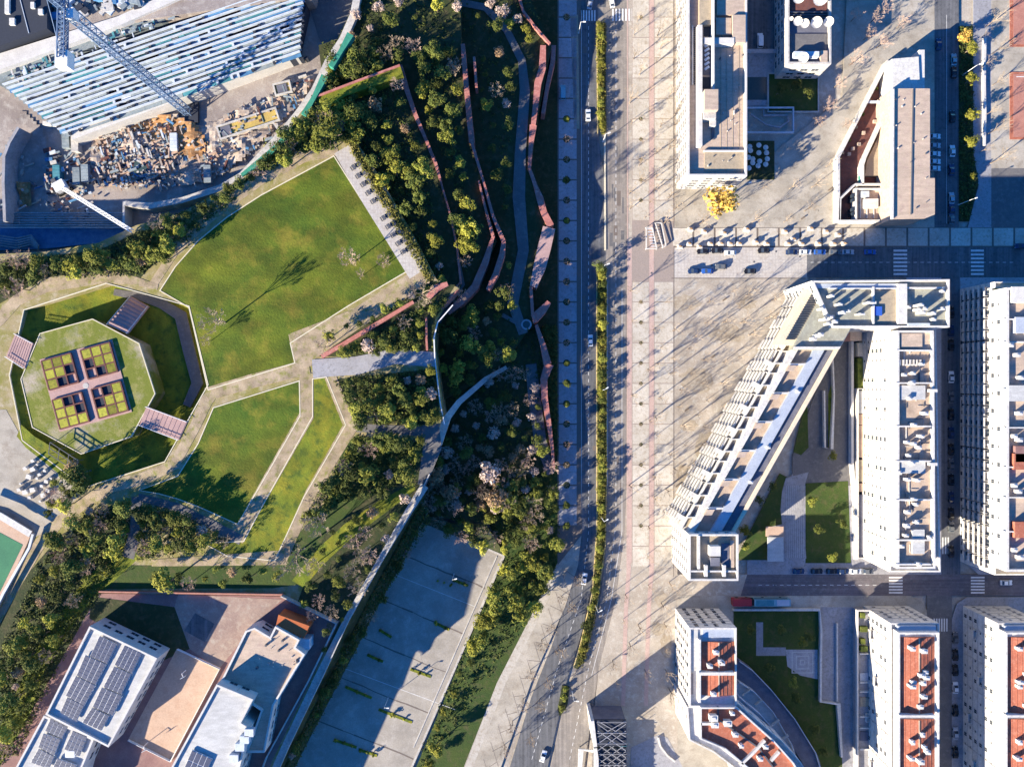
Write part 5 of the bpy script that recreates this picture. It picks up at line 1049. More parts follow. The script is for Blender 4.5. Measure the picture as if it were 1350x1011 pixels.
def limbs(mb, base, top, n, r, spread):
    mb.tri(base, top, r, r*.55)
    for i in range(n):
        a = 6.283*i/n+R.random(); s = Vector(base).lerp(Vector(top), R.uniform(.55,1)); e = s+Vector((math.cos(a)*spread, math.sin(a)*spread, spread*R.uniform(.5,1.1))); mb.tri(s, e, r*.4, r*.15)
    return mb
TREES = {}
def tree_kind(kind, crown_mbs, trunk_mb, leafmats, trunkmat='bark'):
    TREES[kind] = ([[mb.mesh('crown', m) for mb in crown_mbs] for m in leafmats], trunk_mb.mesh('trunk', trunkmat))
CR = [crown_round(3.2, 6.2, R.choice((14,24,34)), 62, .23) for _ in range(8)]; TR = limbs(MB(), (0,0,-1.5), (0,0,5), 5, .26, 2.0)
tree_kind('round', CR, TR, ['leaf_dark','leaf_mid','leaf_yellow'])
CB = [crown_round(3.4, 6.0, 20, 30, .30) for _ in range(3)]; tree_kind('blossom', CB, TR, ['leaf_blossom','leaf_brown','leaf_gold'])
SH = [crown_round(1.5, 1.1, 10, 22, .26) for _ in range(4)]; tree_kind('bush', SH, MB().tri((0,0,-.3),(0,0,1.2),.1,.05), ['leaf_dark','leaf_mid','leaf_yellow','leaf_blossom'])
def bare(hh, nb, spread, levels=3, tw=.05, up=.9):
    mb = MB(); mb.tri((0,0,-.3),(0,0,hh*.45),.2,.13)
    def grow(p, d, L_, r, lv):
        e = p+d*L_; mb.tri(p, e, r, r*.5)
        if lv == 0: return
        for _ in range(nb if lv > 1 else nb+2):
            nd = (d+Vector((R.uniform(-1,1),R.uniform(-1,1),R.uniform(-.3,.7)))*spread).normalized(); grow(p.lerp(e, R.uniform(.45,1)), nd, L_*R.uniform(.5,.75), max(tw*.5, r*.5), lv-1)
    for i in range(6):
        a = 6.283*i/6+R.random()*.6; grow(Vector((0,0,hh*R.uniform(.28,.45))), Vector((math.cos(a)*.6, math.sin(a)*.6, up)).normalized(), hh*.30, .09, levels)
    return mb
BR = [bare(9, 3, .75, 4, .055) for _ in range(4)]; PO = [bare(11, 2, .6, 3, .06, 1.5) for _ in range(4)]
tree_kind('bare', BR, MB().tri((0,0,-1),(0,0,4),.24,.16), ['twig_tan','twig_pink']); tree_kind('poplar', PO, MB().tri((0,0,-.5),(0,0,5),.2,.14), ['twig_tan'])
def zone_z(x, y):
    z = 0
    if inside(PLAT, x, y):
        if inside(RING, x, y) and not inside(OCT, x, y): return rz_at(x, y)+.3
        return ZP
    if inside(STRIP, x, y): return ZP
    if inside(TERA, x, y): return ZA
    if inside(TER1, x, y): return Z1
    if 505 > 0 and inside([(566,680),(556,688),(450,893),(385,1018),(350,1030),(410,905),(528,676),(556,625)], x, y): return 9
    if inside(TER2, x, y): return Z2
    if inside(TER3, x, y): return Z3
    return 0.15
LABQ = []; TQ = []
def tree(kind, mi, x, y, s, look, place, group, cat='tree', z=None, h=None):
    TQ.append((kind, mi, x, y, s, look, place, group, cat, zone_z(x, y) if z is None else z, h or 1))
def build_trees():
    rnd = sorted([q for q in TQ if q[0] == 'round'], key=lambda q: -q[4]); small = rnd[290:]; keep = [q for q in TQ if q[0] != 'round']+rnd[:290]
    for (kind, mi, x, y, s, look, place, group, cat, z, h) in keep:
        cr_, tr_ = TREES[kind]; hc = {'round':6.2,'blossom':6.0,'bush':1.0,'bare':6,'poplar':7}[kind]*s*h; c = P(x, y, z+hc); c = (c[0], c[1], z)
        nm = {'round':'leafy_tree','blossom':'feathery_tree','bush':'bush','bare':'bare_tree','poplar':'bare_tree'}[kind]
        t = bpy.data.objects.new(nm, None); LK(t); t.location = c; t.rotation_euler = (0,0,R.random()*6.28); t.scale = (s, s*R.uniform(.9,1.1), s*h*R.uniform(.92,1.08))
        o = bpy.data.objects.new('crown', R.choice(cr_[mi])); LK(o); o.parent = t
        if kind != 'bush': o = bpy.data.objects.new('trunk', tr_); LK(o); o.parent = t
        t['category'] = cat; t['group'] = group; LABQ.append((t, look, place, y, x))
    for mi in (0,1,2):
        V = []; F = []; n = 0
        for (kind, m_, x, y, s, look, place, group, cat, z, h) in small:
            if m_ != mi: continue
            me = R.choice(TREES['round'][0][mi]); a = np.empty(len(me.vertices)*3); me.vertices.foreach_get('co', a); a = a.reshape(-1,3)
            th = R.random()*6.28; c = P(x, y, z+6.2*s*h); ca, sa = math.cos(th)*s, math.sin(th)*s
            V.append(np.stack([a[:,0]*ca-a[:,1]*sa+c[0], a[:,0]*sa+a[:,1]*ca+c[1], a[:,2]*s*h+z], 1)); f = np.arange(len(a)).reshape(-1,4)+n; F.append(f); n += len(a)
        if not V: continue
        V = np.concatenate(V); F = np.concatenate(F); me = bpy.data.meshes.new('small_trees'); me.vertices.add(len(V)); me.vertices.foreach_set('co', V.ravel()); me.loops.add(F.size); me.loops.foreach_set('vertex_index', F.ravel())
        me.polygons.add(len(F)); me.polygons.foreach_set('loop_start', np.arange(len(F))*4); me.polygons.foreach_set('loop_total', np.full(len(F),4)); me.update(calc_edges=True)
        me.materials.append(MATS[('leaf_dark','leaf_mid','leaf_yellow')[mi]]); o = bpy.data.objects.new('tree_thicket', me); LK(o); o['kind'] = 'stuff'
def flush_labels():
    from collections import defaultdict
    D = defaultdict(list)
    for q in LABQ: D[q[1], q[2]].append(q)
    for (look, place), qs in D.items():
        qs.sort(key=lambda q: (q[3], q[4]))
        for i, q in enumerate(qs): q[0]['label'] = f"{look} {place}" if len(qs) == 1 else f"{look}, {nth(i+1)} from the top {place}"
GAPF = 1.2
def scatter(poly, gap, tries, fn, avoid=()):
    avoid = list(avoid)+WALLS; pts = []; x0, x1 = min(p[0] for p in poly), max(p[0] for p in poly); y0, y1 = min(p[1] for p in poly), max(p[1] for p in poly)
    for _ in range(tries):
        x, y = R.uniform(x0,x1), R.uniform(y0,y1)
        if x < -12 or x > 1362 or y < -12 or y > 1023 or not inside(poly, x, y): continue
        if any(inside(a, x, y) for a in avoid): continue
        g_ = gap*GAPF*R.uniform(.7,1.35)
        if all((x-a)**2+(y-b)**2 > g_*g_ for a, b in pts): pts.append((x,y)); fn(x, y)
LK_ = ('dark green tree','mid green tree','yellow green tree')
def wood(poly, gap, place, mix=(.6,.3,.1), s=(.7,1.25), bl=.0, avoid=(), tries=2600, h=None, brs=0.0):
    bl = max(bl, .04); brs = max(brs, .12); s = (s[0]*.8, s[1]*1.1)
    def f(x, y):
        k = R.random()
        if k < bl: tree('blossom', 0 if R.random() < .7 else 1, x, y, R.uniform(.45,.8), 'pale blossoming tree', place, 'trees of the park wood', h=h)
        elif k < bl+brs: tree('bare', R.randint(0,1), x, y, R.uniform(.7,1.0), 'leafless grey tree', place, 'trees of the park wood', h=h)
        else:
            m = R.choices((0,1,2), mix)[0]; s_ = R.uniform(*s); tree('round', m, x, y, s_, ('small ' if s_ < .85 else 'large ' if s_ > 1.15 else '')+LK_[m], place, 'trees of the park wood', h=h)
    scatter(poly, gap, tries, f, avoid)
WALLS = [[(516,76),(540,76),(595,240),(616,380),(592,396),(568,260),(545,170)],[(600,44),(624,50),(636,180),(680,318),(656,390),(590,424),(572,440),(568,420),(606,388),(632,330),(612,240),(602,120)],[(640,0),(692,50),(735,60),(735,430),(680,430),(665,300),(680,110),(655,30)],[(418,120),(530,78),(532,96),(420,142)],[(416,466),(545,392),(595,366),(604,384),(552,408),(425,480)],[(556,410),(572,410),(570,470),(556,470)],[(640,480),(672,476),(600,545),(575,580),(560,640),(548,640),(570,560)]]
wood([(445,160),(480,105),(524,98),(545,155),(575,240),(592,300),(600,345),(575,385),(560,330),(520,262),(480,190),(450,170)], 19, "in the wood behind the picnic tables", (.6,.3,.1), (.6,1.1), avoid=WALLS)
wood([(545,120),(606,62),(616,180),(630,245),(648,318),(632,345),(608,395),(606,350),(590,260),(560,160)], 18, "in the wood between two red walls", (.55,.3,.15), (.6,1.1), avoid=WALLS[1:])
wood([(440,72),(470,50),(600,62),(600,90),(545,130),(525,84),(470,100),(425,120)], 15, "above the yellow grass strip", (.7,.25,.05), (.7,1.2), avoid=WALLS)
wood([(385,160),(420,142),(470,122),(460,180),(430,195),(400,200),(350,222),(330,235),(340,215)], 14, "above the big lawn's upper corner", (.5,.4,.1), (.7,1.2), tries=3000)
wood([(640,60),(672,60),(680,110),(672,200),(668,300),(690,320),(680,400),(650,390),(672,320),(640,230),(628,120)], 19, "on the terrace by the curved path", (.8,.15,.05), (.4,.8), bl=.12, avoid=WALLS)
wood([(655,0),(690,30),(712,70),(700,100),(680,60)], 14, "by the path atop the avenue verge", (.2,.3,.5), (.45,.7), bl=.4)
wood([(470,0),(650,0),(660,40),(600,20),(500,40),(460,50)], 26, "on the dark top lawn", (.5,.3,.2), (.5,.9), bl=.5)
wood([(600,380),(650,375),(690,400),(690,440),(668,480),(600,520),(580,480),(582,440)], 15, 'in the wood below the red ramp', (.45,.35,.2), (.65,1.15), avoid=[[(655,408),(705,415),(705,445),(655,440)]])
wood([(430,440),(560,380),(585,400),(560,460),(470,468),(425,470)], 14, "around the orange red wall", (.45,.35,.2), (.45,.8), avoid=[[(418,462),(545,390),(550,402),(425,478)]])
wood([(455,500),(570,488),(576,545),(560,560),(470,556)], 15, "below the concrete path", (.6,.3,.1), (.7,1.1), brs=.12)
wood([(470,575),(560,578),(545,630),(500,650),(440,665),(415,690),(400,680),(440,620)], 15, "under the small dark path", (.65,.25,.1), (.7,1.15), brs=.15, bl=.05)
wood([(600,540),(655,490),(700,485),(715,540),(730,625),(700,640),(640,680),(570,680),(560,640),(585,590)], 15, "in the shaded blossom wood", (.7,.25,.05), (.5,.95), bl=.36, brs=.3, tries=3500)
wood([(562,640),(728,640),(735,735),(668,733),(566,692)], 16, "on the slope above the parking lot", (.6,.3,.1), (.5,.9), brs=.25)
wood([(430,700),(545,650),(505,725),(462,800),(430,860),(395,800)], 17, "between lime strip and straight path", (.6,.3,.1), (.4,.8), brs=.3)
wood([(640,650),(700,640),(735,650),(737,740),(720,760),(690,700)], 20, "above the avenue bend", (.5,.3,.2), (.7,1.1), tries=1500)
wood([(660,745),(700,740),(728,760),(712,800),(690,815),(660,800),(640,830),(628,860),(640,800)], 17, "in the clump beside the avenue bend", (.25,.45,.3), (.9,1.3))
wood([(640,800),(660,830),(620,900),(590,950),(575,1005),(560,1015),(560,990),(600,900)], 19, "between parking lot and avenue", (.2,.4,.4), (.6,1.0), avoid=[[(600,900),(640,850),(650,830),(640,900),(600,980)]])
wood([(0,390),(0,340),(60,345),(70,365),(20,385)], 15, "at the curved dirt path's outer end", (.4,.3,.1), (.7,1.0), brs=.4)
wood([(70,340),(150,335),(215,290),(245,300),(215,345),(150,358),(80,362)], 15, "between curved dirt path and pit", (.55,.35,.1), (.6,1.1), brs=.1)
wood([(190,300),(300,262),(320,240),(300,250),(240,285)], 13, "on the bank below the pit", (.8,.15,.05), (.5,.8))
wood([(80,695),(115,668),(150,655),(168,665),(165,730),(140,765),(100,790),(70,815),(40,870),(20,860),(45,780)], 19, "between sports court and school", (.35,.35,.3), (.7,1.15))
wood([(-5,870),(20,850),(60,830),(80,850),(50,900),(20,960),(0,1000)], 17, "beside the solar school block", (.6,.25,.15), (.6,1.0))
wood([(186,668),(230,672),(300,712),(270,716),(200,735),(180,735)], 14, "under the curved lawn wall", (.5,.35,.15), (.6,1.0), brs=.1)
wood([(66,640),(95,612),(110,640),(90,668),(64,680)], 12, "between gravel garden and dirt path", (.5,.35,.15), (.6,.95), brs=.2, tries=900)
wood([(505,790),(528,735),(548,700),(556,700),(520,760),(450,885),(390,1000),(360,1010),(430,880)], 13, "above the parking lot", (.85,.15,0), (.4,.75))
wood([(210,750),(380,750),(370,768),(200,770)], 20, "along the school yard's top wall", (.2,.3,.5), (.5,.8))
# single notable trees
for (k_, m_, x, y, s_, look, place) in (
    ('blossom',2,955,262,2.15,'big golden autumn tree','under the beige office block'),('blossom',2,1274,45,.9,'small golden tree','at the head of the parked street'),
    ('round',1,430,172,1.9,'largest dense round green tree','at the upper corner of the big lawn'),('round',2,616,300,1.3,'bright yellow green bushy tree','beside the inner arm of the forked wall'),('round',2,618,322,1.2,'lower bright yellow green bushy tree','beside the inner arm of the forked wall'),
    ('blossom',1,495,138,1.0,'round pale grey brown tree','under the yellow grass strip'),('bare',0,555,385,1.5,'big leafless brown tree','by the orange wall stub'),('bare',0,385,735,1.9,'big leafless grey tree','at the lower tip of the narrow lawn'),('bare',0,420,690,1.5,'leafless grey tree','beside the edge of the narrow lawn'),
    ('blossom',1,575,625,1.4,'wide pinkish brown tree','below the path junction, upper'),('blossom',1,592,650,1.2,'wide pinkish brown tree','below the path junction, lower'),('blossom',0,645,625,1.5,'widest pale pink blossom tree','in the shaded wood'),('blossom',1,655,655,1.5,'wide brownish blossom tree','under the widest pink one'),
    ('round',2,213,772,1.5,'yellow green pine like tree','overhanging the school yard wall'),('bare',0,283,422,1.3,'sunlit leafless tree','on the big lawn, lower'),('bare',1,462,340,1.0,'sunlit leafless tree','near the tables edge of the big lawn'),('bare',1,507,345,.75,'small leafless tree','at the corner of the big lawn'),('bare',1,476,361,.5,'tiny leafless tree','just above the lower corner of the big lawn'),
    ('bare',0,272,448,.6,'tiny leafless tree','on the big lawn near the dirt path'),('round',0,95,625,1.6,'dark dense evergreen tree','casting shade on the sunken lawn')):
    if s_ > .1: tree(k_, m_, x, y, s_, look, place, 'single trees', h=1.15 if k_ == 'bare' and s_ < 1.4 else None)
for i,(x,y) in enumerate(((1157,21),(1147,45),(1129,78),(1108,108),(1095,139),(1080,161),(1117,163),(1170,8),(1190,30),(1130,20),(1165,55))): tree('bare', 1, x, y, R.uniform(.6,.9), 'bare tan tree', "in the line across the upper plaza", 'bare trees on the upper plaza')
for i,(x,y) in enumerate(((1283,62),(1283,103),(1283,150),(1282,187),(1283,232))): tree('round', 2, x, y, .85 if i < 4 else .5, 'yellow green street tree', "beside the parked street's hedge", 'street trees by the sports ground')
for (x,y) in ((1030,118),(1050,112),(1066,120)): tree('round', 0, x, y, .8, 'dark garden tree', "in the dish tower's walled garden", 'garden trees below the dish tower')
for (x,y,m_) in ((1058,846,2),(1045,900,1),(1100,600,2),(1000,660,0),(983,700,2),(1080,700,0),(1100,735,1),(1110,690,0),(1070,660,1),(1020,640,0),(985,720,1),(990,830,0),(1015,880,0),(1050,920,0),(1075,960,0),(1030,830,0),(1085,990,0),(1068,840,0)): tree('round', m_, x, y, .7, 'courtyard '+LK_[m_], "in the apartment courtyards", 'courtyard trees')
# avenue: median hedge trees, square pavement trees, plaza poplars
y = 34
while y < 172: tree('round', R.choice((1,2,2)), 793+R.uniform(-1.5,1.5), y, R.uniform(.42,.62), 'clipped median tree', "on the avenue's upper median", 'trees on the avenue median', h=.75); y += R.uniform(12,22)
y = 362
def medx(y): return float(np.interp(y, [350,700,780,830,880], [793.5,793,784,773,762]))
while y < 878: tree('round', R.choices((0,1,2),(.1,.4,.5))[0], medx(y)+R.uniform(-1,1), y, R.uniform(.45,.75), 'clipped median tree', "on the avenue's long median", 'trees on the avenue median', h=.8); y += R.uniform(11,24)
for y in (350,): tree('round', 0, 789, y, .9, 'dark round tree', 'at the head of the long median', 'trees on the avenue median')
for y in (908,920,933): tree('bush', 1, 745-(y-905)*.15, y, 1.1, 'low bush', 'on the small traffic islet', 'bushes on the islet', 'bush')
for k in range(0, 26):
    y_ = 23+26.8*k
    if k in (1,2,3,4): continue
    kind, m_, s_ = (('round',0,.55),('bare',1,.55),('bare',0,.4),('round',1,.42))[R.choice((0,1,1,2,2,3))]
    tree(kind, m_, 747+R.uniform(-1,1), y_, s_, 'small '+('leafy' if kind == 'round' else 'leafless')+' pavement tree', "in the avenue's slab row", 'pavement trees in the slab row')
    tree('bare', 0, 845+R.uniform(-1,1), y_, R.uniform(.3,.5), 'small leafless pit tree', 'on the pale slab strip', 'small trees in the slab pits') if (y_ < 290 or 375 < y_ < 745) else None
    c = P(845,y_,.2); struct('tree_pit', MB().cyl((c[0],c[1],.175),.7,.03,10), 'woodland') if (y_ < 290 or 375 < y_ < 745) else None
    c = P(747,y_,.2); struct('tree_pit', MB().cyl((c[0],c[1],.18),1.3,.03,14), 'woodland')
for (x,y) in ((764,765),(752,800),(742,790),(728,830),(738,860),(715,850),(700,890),(722,900),(690,930),(712,930),(676,960),(700,975),(665,990)): tree('bare', 0, x, y, R.uniform(.6,.85), 'leafless street tree', "by the avenue bend", 'leafless street trees', h=1.3)
def pop(poly, gap, place, tries=900):
    scatter(poly, gap, tries, lambda x, y: tree('poplar', 0, x, y, R.uniform(.5,1.15), 'tall leafless poplar', place, 'leafless poplars of the plaza'))
pop([(864,380),(1040,385),(1000,450),(900,650),(864,700)], 20, 'on the triangular plaza', 1600)
pop([(832,20),(900,20),(896,290),(832,290)], 19, "beside the beige office block", 1200)
pop([(832,380),(860,380),(860,740),(832,740)], 42, "on the pale slab strip"); pop([(830,780),(888,770),(888,930),(840,880),(800,930),(815,850)], 26, 'on the lower plaza corner'); pop([(1000,250),(1100,190),(1100,290),(920,292)], 34, "under the beige office block")
pop([(1300,20),(1325,20),(1325,210),(1302,210)], 26, 'by the sports ground')
# hedges and ground cover
def cover(name, poly, z, m, n, size=.3, hh=.5, kind='stuff'):
    mb = MB(); x0, x1 = min(p[0] for p in poly), max(p[0] for p in poly); y0, y1 = min(p[1] for p in poly), max(p[1] for p in poly); k = 0; t = 0
    while k < n and t < n*12:
        t += 1; x, y = R.uniform(x0,x1), R.uniform(y0,y1)
        if not inside(poly, x, y) or any(inside(w, x, y) for w in WALLS): continue
        k += 1; c = P(x,y,z); h_ = hh*R.uniform(.3,1.3); leaf_quads(mb, (c[0],c[1],z+h_*.6), R.uniform(.4,1.0)*min(1,hh+.4), 7, size)
    o = obj(name, mb, m); o['kind'] = kind; return o
cover('undergrowth', TER1, Z1, 'undergrowth_leaf', 2600); cover('undergrowth', TER2, Z2, 'undergrowth_leaf', 2300, hh=.4); cover('undergrowth', TER3, Z3, 'undergrowth_leaf', 1200, hh=.4)
cover('undergrowth', TERA, ZA, 'undergrowth_leaf', 1500)
cover('undergrowth', [(455,186),(466,184),(548,318),(572,366),(564,372),(545,340)], ZP, 'hedge_leaf', 700, hh=1.4); cover('undergrowth', [(400,155),(415,132),(427,154),(452,183),(400,200),(345,230),(300,256)], ZP, 'undergrowth_leaf', 500)
cover('undergrowth', [(425,470),(560,376),(600,380),(574,420),(572,462),(520,462)], ZP, 'undergrowth_leaf', 900, hh=.9); cover('undergrowth', [(440,500),(574,486),(580,548),(570,560),(470,558)], ZP, 'undergrowth_leaf', 800, hh=.9)
cover('undergrowth', [(468,576),(560,576),(545,630),(500,650),(440,665),(415,690),(400,680),(440,620)], ZP, 'undergrowth_leaf', 900, hh=.9)
cover('undergrowth', [(0,345),(130,330),(300,252),(310,262),(220,340),(180,365),(60,365),(0,395)], ZP, 'undergrowth_leaf', 1300, hh=.9); cover('undergrowth', [(-10,1011),(0,860),(50,745),(115,668),(168,665),(165,735),(110,815),(20,1000)], ZP, 'undergrowth_leaf', 2200, hh=.9)
cover('undergrowth', [(640,690),(735,620),(737,745),(640,900),(560,1015),(545,1011),(600,880),(664,733)], .1, 'undergrowth_leaf', 900, hh=.5); cover('undergrowth', [(186,665),(232,672),(305,712),(200,738),(180,735)], ZP, 'undergrowth_leaf', 500, hh=.9)
cover('undergrowth', [(556,640),(566,688),(503,790),(385,1018),(350,1018),(455,830),(520,720)], 10, 'undergrowth_leaf', 1500, hh=1.2)
cover('hedge', [(787,30),(798,30),(798,175),(792,177),(788,160)], .4, 'hedge_leaf', 420, hh=1.2); cover('hedge', [(788,362),(799,354),(798,700),(787,800),(772,868),(762,880),(760,872),(781,790),(788,700)], .4, 'hedge_leaf', 1500, hh=1.2)
cover('hedge', [(1265,36),(1282,36),(1282,190),(1288,240),(1276,290),(1265,290)], .2, 'undergrowth_leaf', 700, hh=.9); cover('hedge', [(727,90),(734,90),(734,600),(730,600),(722,520),(712,400),(726,310),(716,250)], .2, 'undergrowth_leaf', 900, hh=.8)
for (a_, b_) in isl: 
    for i in range(3): tree('bush', R.choice((1,2,2)), a_[0]+(b_[0]-a_[0])*(i+.3)/3, a_[1]+(b_[1]-a_[1])*(i+.3)/3, R.uniform(.4,.85), 'small yellow green bush', "in the parking lot's planting strips", 'bushes of the parking lot', 'bush', z=.35)
build_trees(); flush_labels()

# ------------------------------------------------------------------ street furniture
def mk_lamp(h=8.0):
    t = thing('street_lamp', '', 'street lamp'); obj('pole', MB().cyl((0,0,0),.13,h,8,.08), 'lamp_white', t); obj('arm', MB().bar((0,0,h),(1.0,0,h+.15),.1), 'lamp_white', t)
    obj('lamp_head', MB().box((1.3,0,h+.18),(.9,.4,.2)), 'lamp_white', t); obj('foot', MB().cyl((0,0,0),.35,.25,8), 'concrete', t); return t
lp = mk_lamp(); LP = [(799,176,'at the end of the upper median piece'),(798,349,'at the head of the long median'),(797,514,'in the middle of the long median'),(797,688,'low on the long median beside round tree shadows'),(789,808,'near the bend at the foot of the median'),(766,28,'by the crossing at the top of the avenue'),(757,925,'beside the small traffic islet'),(1284,262,'over the dark street by the sports ground'),(1290,85,'above the street trees near the sports ground'),(506,934,'in the sunlit half of the parking lot'),(985,240,'at the corner under the beige office block'),(596,765,'at the shade edge of the parking lot')]
for i,(x,y,w_) in enumerate(LP):
    t = lp if i == 0 else copy_tree(lp); c = P(x,y,9); t.location = (c[0],c[1],.2); t.rotation_euler = (0,0,R.choice((0,.3,.6))); tag(t, f"white single armed street lamp {w_}", 'street lamp', 'street lamps')
BLK = MB().box((0,0,.55),(1.9,1.5,1.1)).box((0,0,1.15),(1.5,1.1,.12)).mesh('planter_block', 'concrete_white'); SHB = SH[0].mesh('shrub', 'leaf_brown'); bi = {}
for (x,y) in ((910,303),(928,306),(954,308),(984,303),(896,326),(908,322),(922,326),(936,322),(950,322),(962,322),(974,322),(996,320),(1010,322),(1034,306),(1045,316),(1068,302),(1088,306),(1104,310),(1038,322),(1056,322),(1078,322),(1098,322),(1112,322)):
    row = 'upper' if y < 312 else 'lower'; bi[row] = bi.get(row, 0)+1
    t = thing('planter', f"pale concrete planter, {nth(bi[row])} from the avenue in the {row} row beside the cross street", 'planter', P(x,y,.17), 0, 'planters beside the cross street'); put('box', BLK, (0,0,0), 0, t); put('shrub', SHB, (0,0,1.0), 0, t, .5)
for i,(x,y) in enumerate(((1094,250),(1058,288),(1130,240),(955,395),(940,470),(905,540),(898,616),(893,640),(885,665))):
    t = thing('bench', f"small dark bench on the plaza, {nth(i+1)} in order going down the photo" if 0 else f"small dark plaza bench, number {i+1} going down", 'bench', P(x,y,.2), .6, 'plaza benches'); obj('seat', MB().box((0,0,.45),(1.8,.5,.1)), 'bark', t); obj('legs', MB().box((-.7,0,.2),(.1,.45,.4)).box((.7,0,.2),(.1,.45,.4)), 'steel_dark', t)
    t['label'] = ('small dark bench, highest on the plaza by the triangular building','small dark bench between the poplars above the planters','small dark bench closest to the triangular building','small dark bench at the wide top of the triangular plaza','small dark bench in the upper half of the triangular plaza','small dark bench in the middle of the triangular plaza','small dark bench low on the triangular plaza','small dark bench just above the foot of the slanting wing','small dark bench at the very foot of the slanting wing')[i]
# crossing kiosk frame at the plaza corner
t = thing('metro_entrance', 'white striped entrance structure at the plaza corner by the cross street', 'entrance'); 
for q in (((852,300),(852,328),(866,328),(860,300)),((864,294),(874,326),(878,324),(872,294))):
    mbq = MB(); q = [P(x,y,1.5) for x,y in q]
    for i in range(4): mbq.bar(q[i], q[(i+1)%4], .35, .25)
    obj('frame', mbq, 'render_white', t)
    for c in q: obj('post', MB().box((c[0],c[1],.75),(.2,.2,1.4)), 'steel_white', t)
for k in range(7): obj('slat', MB().bar(P(853+k*.9,302+k*3.8,1.45),P(861+k*.7,302+k*3.8,1.45),.25,.15), 'beam_white', t)

# ------------------------------------------------------------------ vehicles
def car_parts(L_=4.3, Wd=1.78, Hh=1.45, van=False):
    mb = MB(); w = Wd/2; prof = [(-L_/2,.35),(-L_/2,.8),(-L_/2+.25,.92),(L_/2-1.15,.92),(L_/2-.15,.78),(L_/2,.55),(L_/2,.35)] if not van else [(-L_/2,.35),(-L_/2,1.0),(L_/2-.9,1.0),(L_/2-.1,.85),(L_/2,.35)]
    n = len(prof)
    for s in (-1,1):
        for i,(x,z) in enumerate(prof): mb.v.append((x, s*w*(.94 if i in (0,n-1) else 1), z))
    mb.f += [tuple(range(n)), tuple(range(2*n-1,n-1,-1))]+[(i,(i+1)%n+n*0,(i+1)%n+n,i+n)[::-1] for i in range(n)]; mb.m = [0]*len(mb.f)
    if van: cab = [(-L_/2+.05,1.0),(-L_/2+.1,Hh),(L_/2-1.7,Hh),(L_/2-1.0,1.0)]
    else: cab = [(-L_/2+.45,.92),(-L_/2+1.0,Hh),(L_/2-2.0,Hh),(L_/2-1.2,.92)]
    roof = MB(); gl = MB()
    for s in (-1,1):
        for (x,z) in cab: gl.v.append((x, s*w*(.93 if z < Hh else .78), z))
    gl.f += [(0,1,2,3),(7,6,5,4),(0,4,5,1),(1,5,6,2),(2,6,7,3),(3,7,4,0)]; gl.m = [0]*6
    roof.box(((cab[1][0]+cab[2][0])/2,0,Hh+.02),(cab[2][0]-cab[1][0]+.05,Wd*.8,.05)); 
    for s in (-1,1): roof.bar((cab[2][0],s*w*.79,Hh),(cab[3][0],s*w*.93,.93),.07).bar((cab[1][0],s*w*.79,Hh),(cab[0][0],s*w*.93,.93),.09)
    if van: roof.box((-.5,0,(1+Hh)/2),(L_-1.9,Wd*.9,Hh-1+.03))
    return mb, roof, gl
WH = MB(); 
for i in range(12): a = 6.2832*i/12; WH.v += [(.32*math.cos(a),-.1,.32*math.sin(a)),(.32*math.cos(a),.1,.32*math.sin(a))]
WH.f = [tuple(2*i for i in range(12)), tuple(2*i+1 for i in range(11,-1,-1))]+[(2*i,2*i+1,(2*i+3)%24,(2*i+2)%24) for i in range(12)]; WH.m = [0]*14; WME = WH.mesh('wheel', 'rubber')
HL = MB().box((0,0,0),(.08,.34,.14)).mesh('headlight', 'lamp_white'); PROTO = {}
def car(col, x, y, deg, label, van=False, z=.16, group='cars on the streets'):
    key = (col, van)
    if key not in PROTO:
        b_, r_, g_ = car_parts(5.4,1.95,2.1,True) if van else car_parts(); PROTO[key] = (b_.mesh('body','paint_'+col), r_.mesh('roof','paint_'+col), g_.mesh('windows','window_glass'))
    t = thing('parked_van' if van else 'car', label, 'van' if van else 'car', P(x,y,z), math.radians(deg), group); B_ = PROTO[key]; L_ = 5.4 if van else 4.3; w = .88
    put('body', B_[0], (0,0,0), 0, t); put('roof', B_[1], (0,0,0), 0, t); put('glasshouse', B_[2], (0,0,0), 0, t)
    for sx in (-1,1):
        for sy in (-1,1): put('wheel', WME, (sx*L_*.31, sy*(w-.06), .32), 0, t)
    for sy in (-1,1): put('headlight', HL, (L_/2-.02, sy*.6, .66), 0, t)
    return t
car('white',775,153,90,'white car driving on the shaded upper avenue',z=.03); car('white',778,449,90,'white car on the avenue beside the long median',z=.03); car('white',770,762,80,'white car on the avenue at the bend',z=.03); car('white',716,995,72,'white car lowest on the avenue near the bottom edge',z=.03)
car('teal',742,123,90,'pale teal van parked on the upper avenue pavement',True,.2); car('white',1001,55,90,'white van in the dark court between the office towers',True,.22); car('white',806,4,100,'white car at the very top of the avenue',z=.04); car('silver',778,6,80,'silver car at the very top of the shaded carriageway',z=.03)
for i,(x,y,c_) in enumerate(((1256,80,'teal'),(1256,97,'black'),(1254,155,'black'),(1254,200,'white'),(1253,225,'navy'),(1253,262,'silver'),(1253,276,'navy'),(1253,289,'grey'),(1236,60,'navy'))): car(c_, x, y, 90, f"{c_} car, {nth(i+1)} from the top parked beside the dark hedge" if x > 1240 else 'navy car alone at the corner above the triangular building')
for i,y in enumerate((181,193,204,214,223)): car(('white','silver','white','white','white')[i], 1231, y, 0, f"{('white','silver','white','white','white')[i]} car, {nth(i+1)} of five nosed in against the triangular building wall")
for i,(x,c_) in enumerate(((1043,'navy'),(1061,'white'),(1080,'blue'),(1100,'grey'),(1117,'silver'),(1146,'blue'))): car(c_, x, 333, 0, f"{c_} car, {nth(i+1)} of the line along the cross street starting at the avenue side")
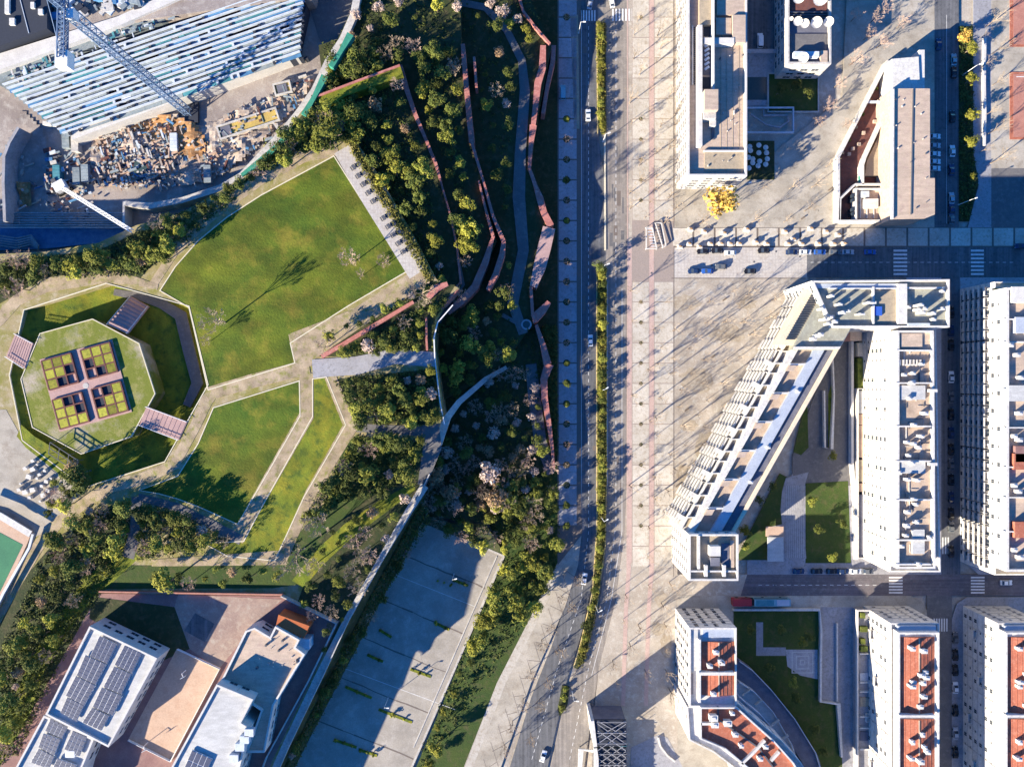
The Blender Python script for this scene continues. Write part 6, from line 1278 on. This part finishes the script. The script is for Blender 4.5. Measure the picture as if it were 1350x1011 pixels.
for i,(x,y,c_,l_) in enumerate(((926,332,'black','black car first in the row under the planters'),(945,331,'black','black car behind the first one under the planters'),(962,334,'white','white car in the row under the planters'),(1006,331,'black','lone black car past the white one under the planters'),(914,358,'navy','navy car parked low by the plaza edge'),(932,358,'blue','blue car between navy car and grey car'),(950,352,'grey','grey car at the end of the low row'),(988,358,'black','black car alone on the sunlit end of the cross street'),(1344,325,'navy','navy car at the photo border on the cross street'))): car(c_, x, y, 180, l_)
for i,(y,c_) in enumerate(zip((412,436,455,497,524,546,570,592,612,632,655,676,694,726),('black','navy','black','white','grey','black','navy','black','grey','black','navy','black','grey','black'))): car(c_, 1252.5, y, 90, f"{c_} car, {nth(i+1)} from the top in the shaded street by the long wing")
for i,(x,c_) in enumerate(((1052,'navy'),(1076,'black'),(1096,'black'),(1110,'navy'),(1127,'white'),(1143,'grey'))): car(c_, x, 752, 0, f"{c_} car, {nth(i+1)} of the line under the courtyard, counted from the end block", z=.19)
car('white',1325,767,0,'white car driving alone past the last crosswalk',z=.12)
for i,(y,c_) in enumerate(((840,'grey'),(862,'black'),(882,'black'),(905,'white'),(935,'black'),(965,'silver'),(990,'black'))): car(c_, 1258, y, 90, f"{c_} car, {nth(i+1)} from the top between the two tiled blocks")
car('grey',986,790,0,'grey car hidden at the tail of the coach',z=.17) if 0 else None
# articulated coach
t = thing('articulated_bus', 'long pale blue coach with a dark red rear roof beside the courtyard wall', 'bus', P(1001,791,.17), 0); 
def bus_part(x0, x1, m, nm): obj(nm, MB().box(((x0+x1)/2,0,1.75),(x1-x0,2.5,2.7)), m, t)
bus_part(-10.6,-3.8,'paint_red','rear_section'); obj('bellows', MB().box((-3.3,0,1.6),(1.0,2.2,2.4)), 'rubber', t); bus_part(-2.8,10.4,'paint_teal','front_section'); obj('roof_panel', MB().box((1,0,3.14),(6.5,2.1,.1)), 'formwork_teal', t); obj('roof_panel', MB().box((7.6,0,3.14),(4.6,2.1,.12)), 'roof_blue', t)
obj('windscreen', MB().box((10.43,0,2.0),(.08,2.2,1.3)), 'window_glass', t)
for s in (-1,1): obj('side_window', MB().box((3.5,s*1.26,2.2),(12,.05,.9)).box((-7.2,s*1.26,2.2),(6,.05,.9)), 'window_glass', t)
for x in (-8.5,-5,1,7.5):
    for s in (-1,1): put('wheel', WME, (x,s*1.2,.48), 0, t, 1.5)
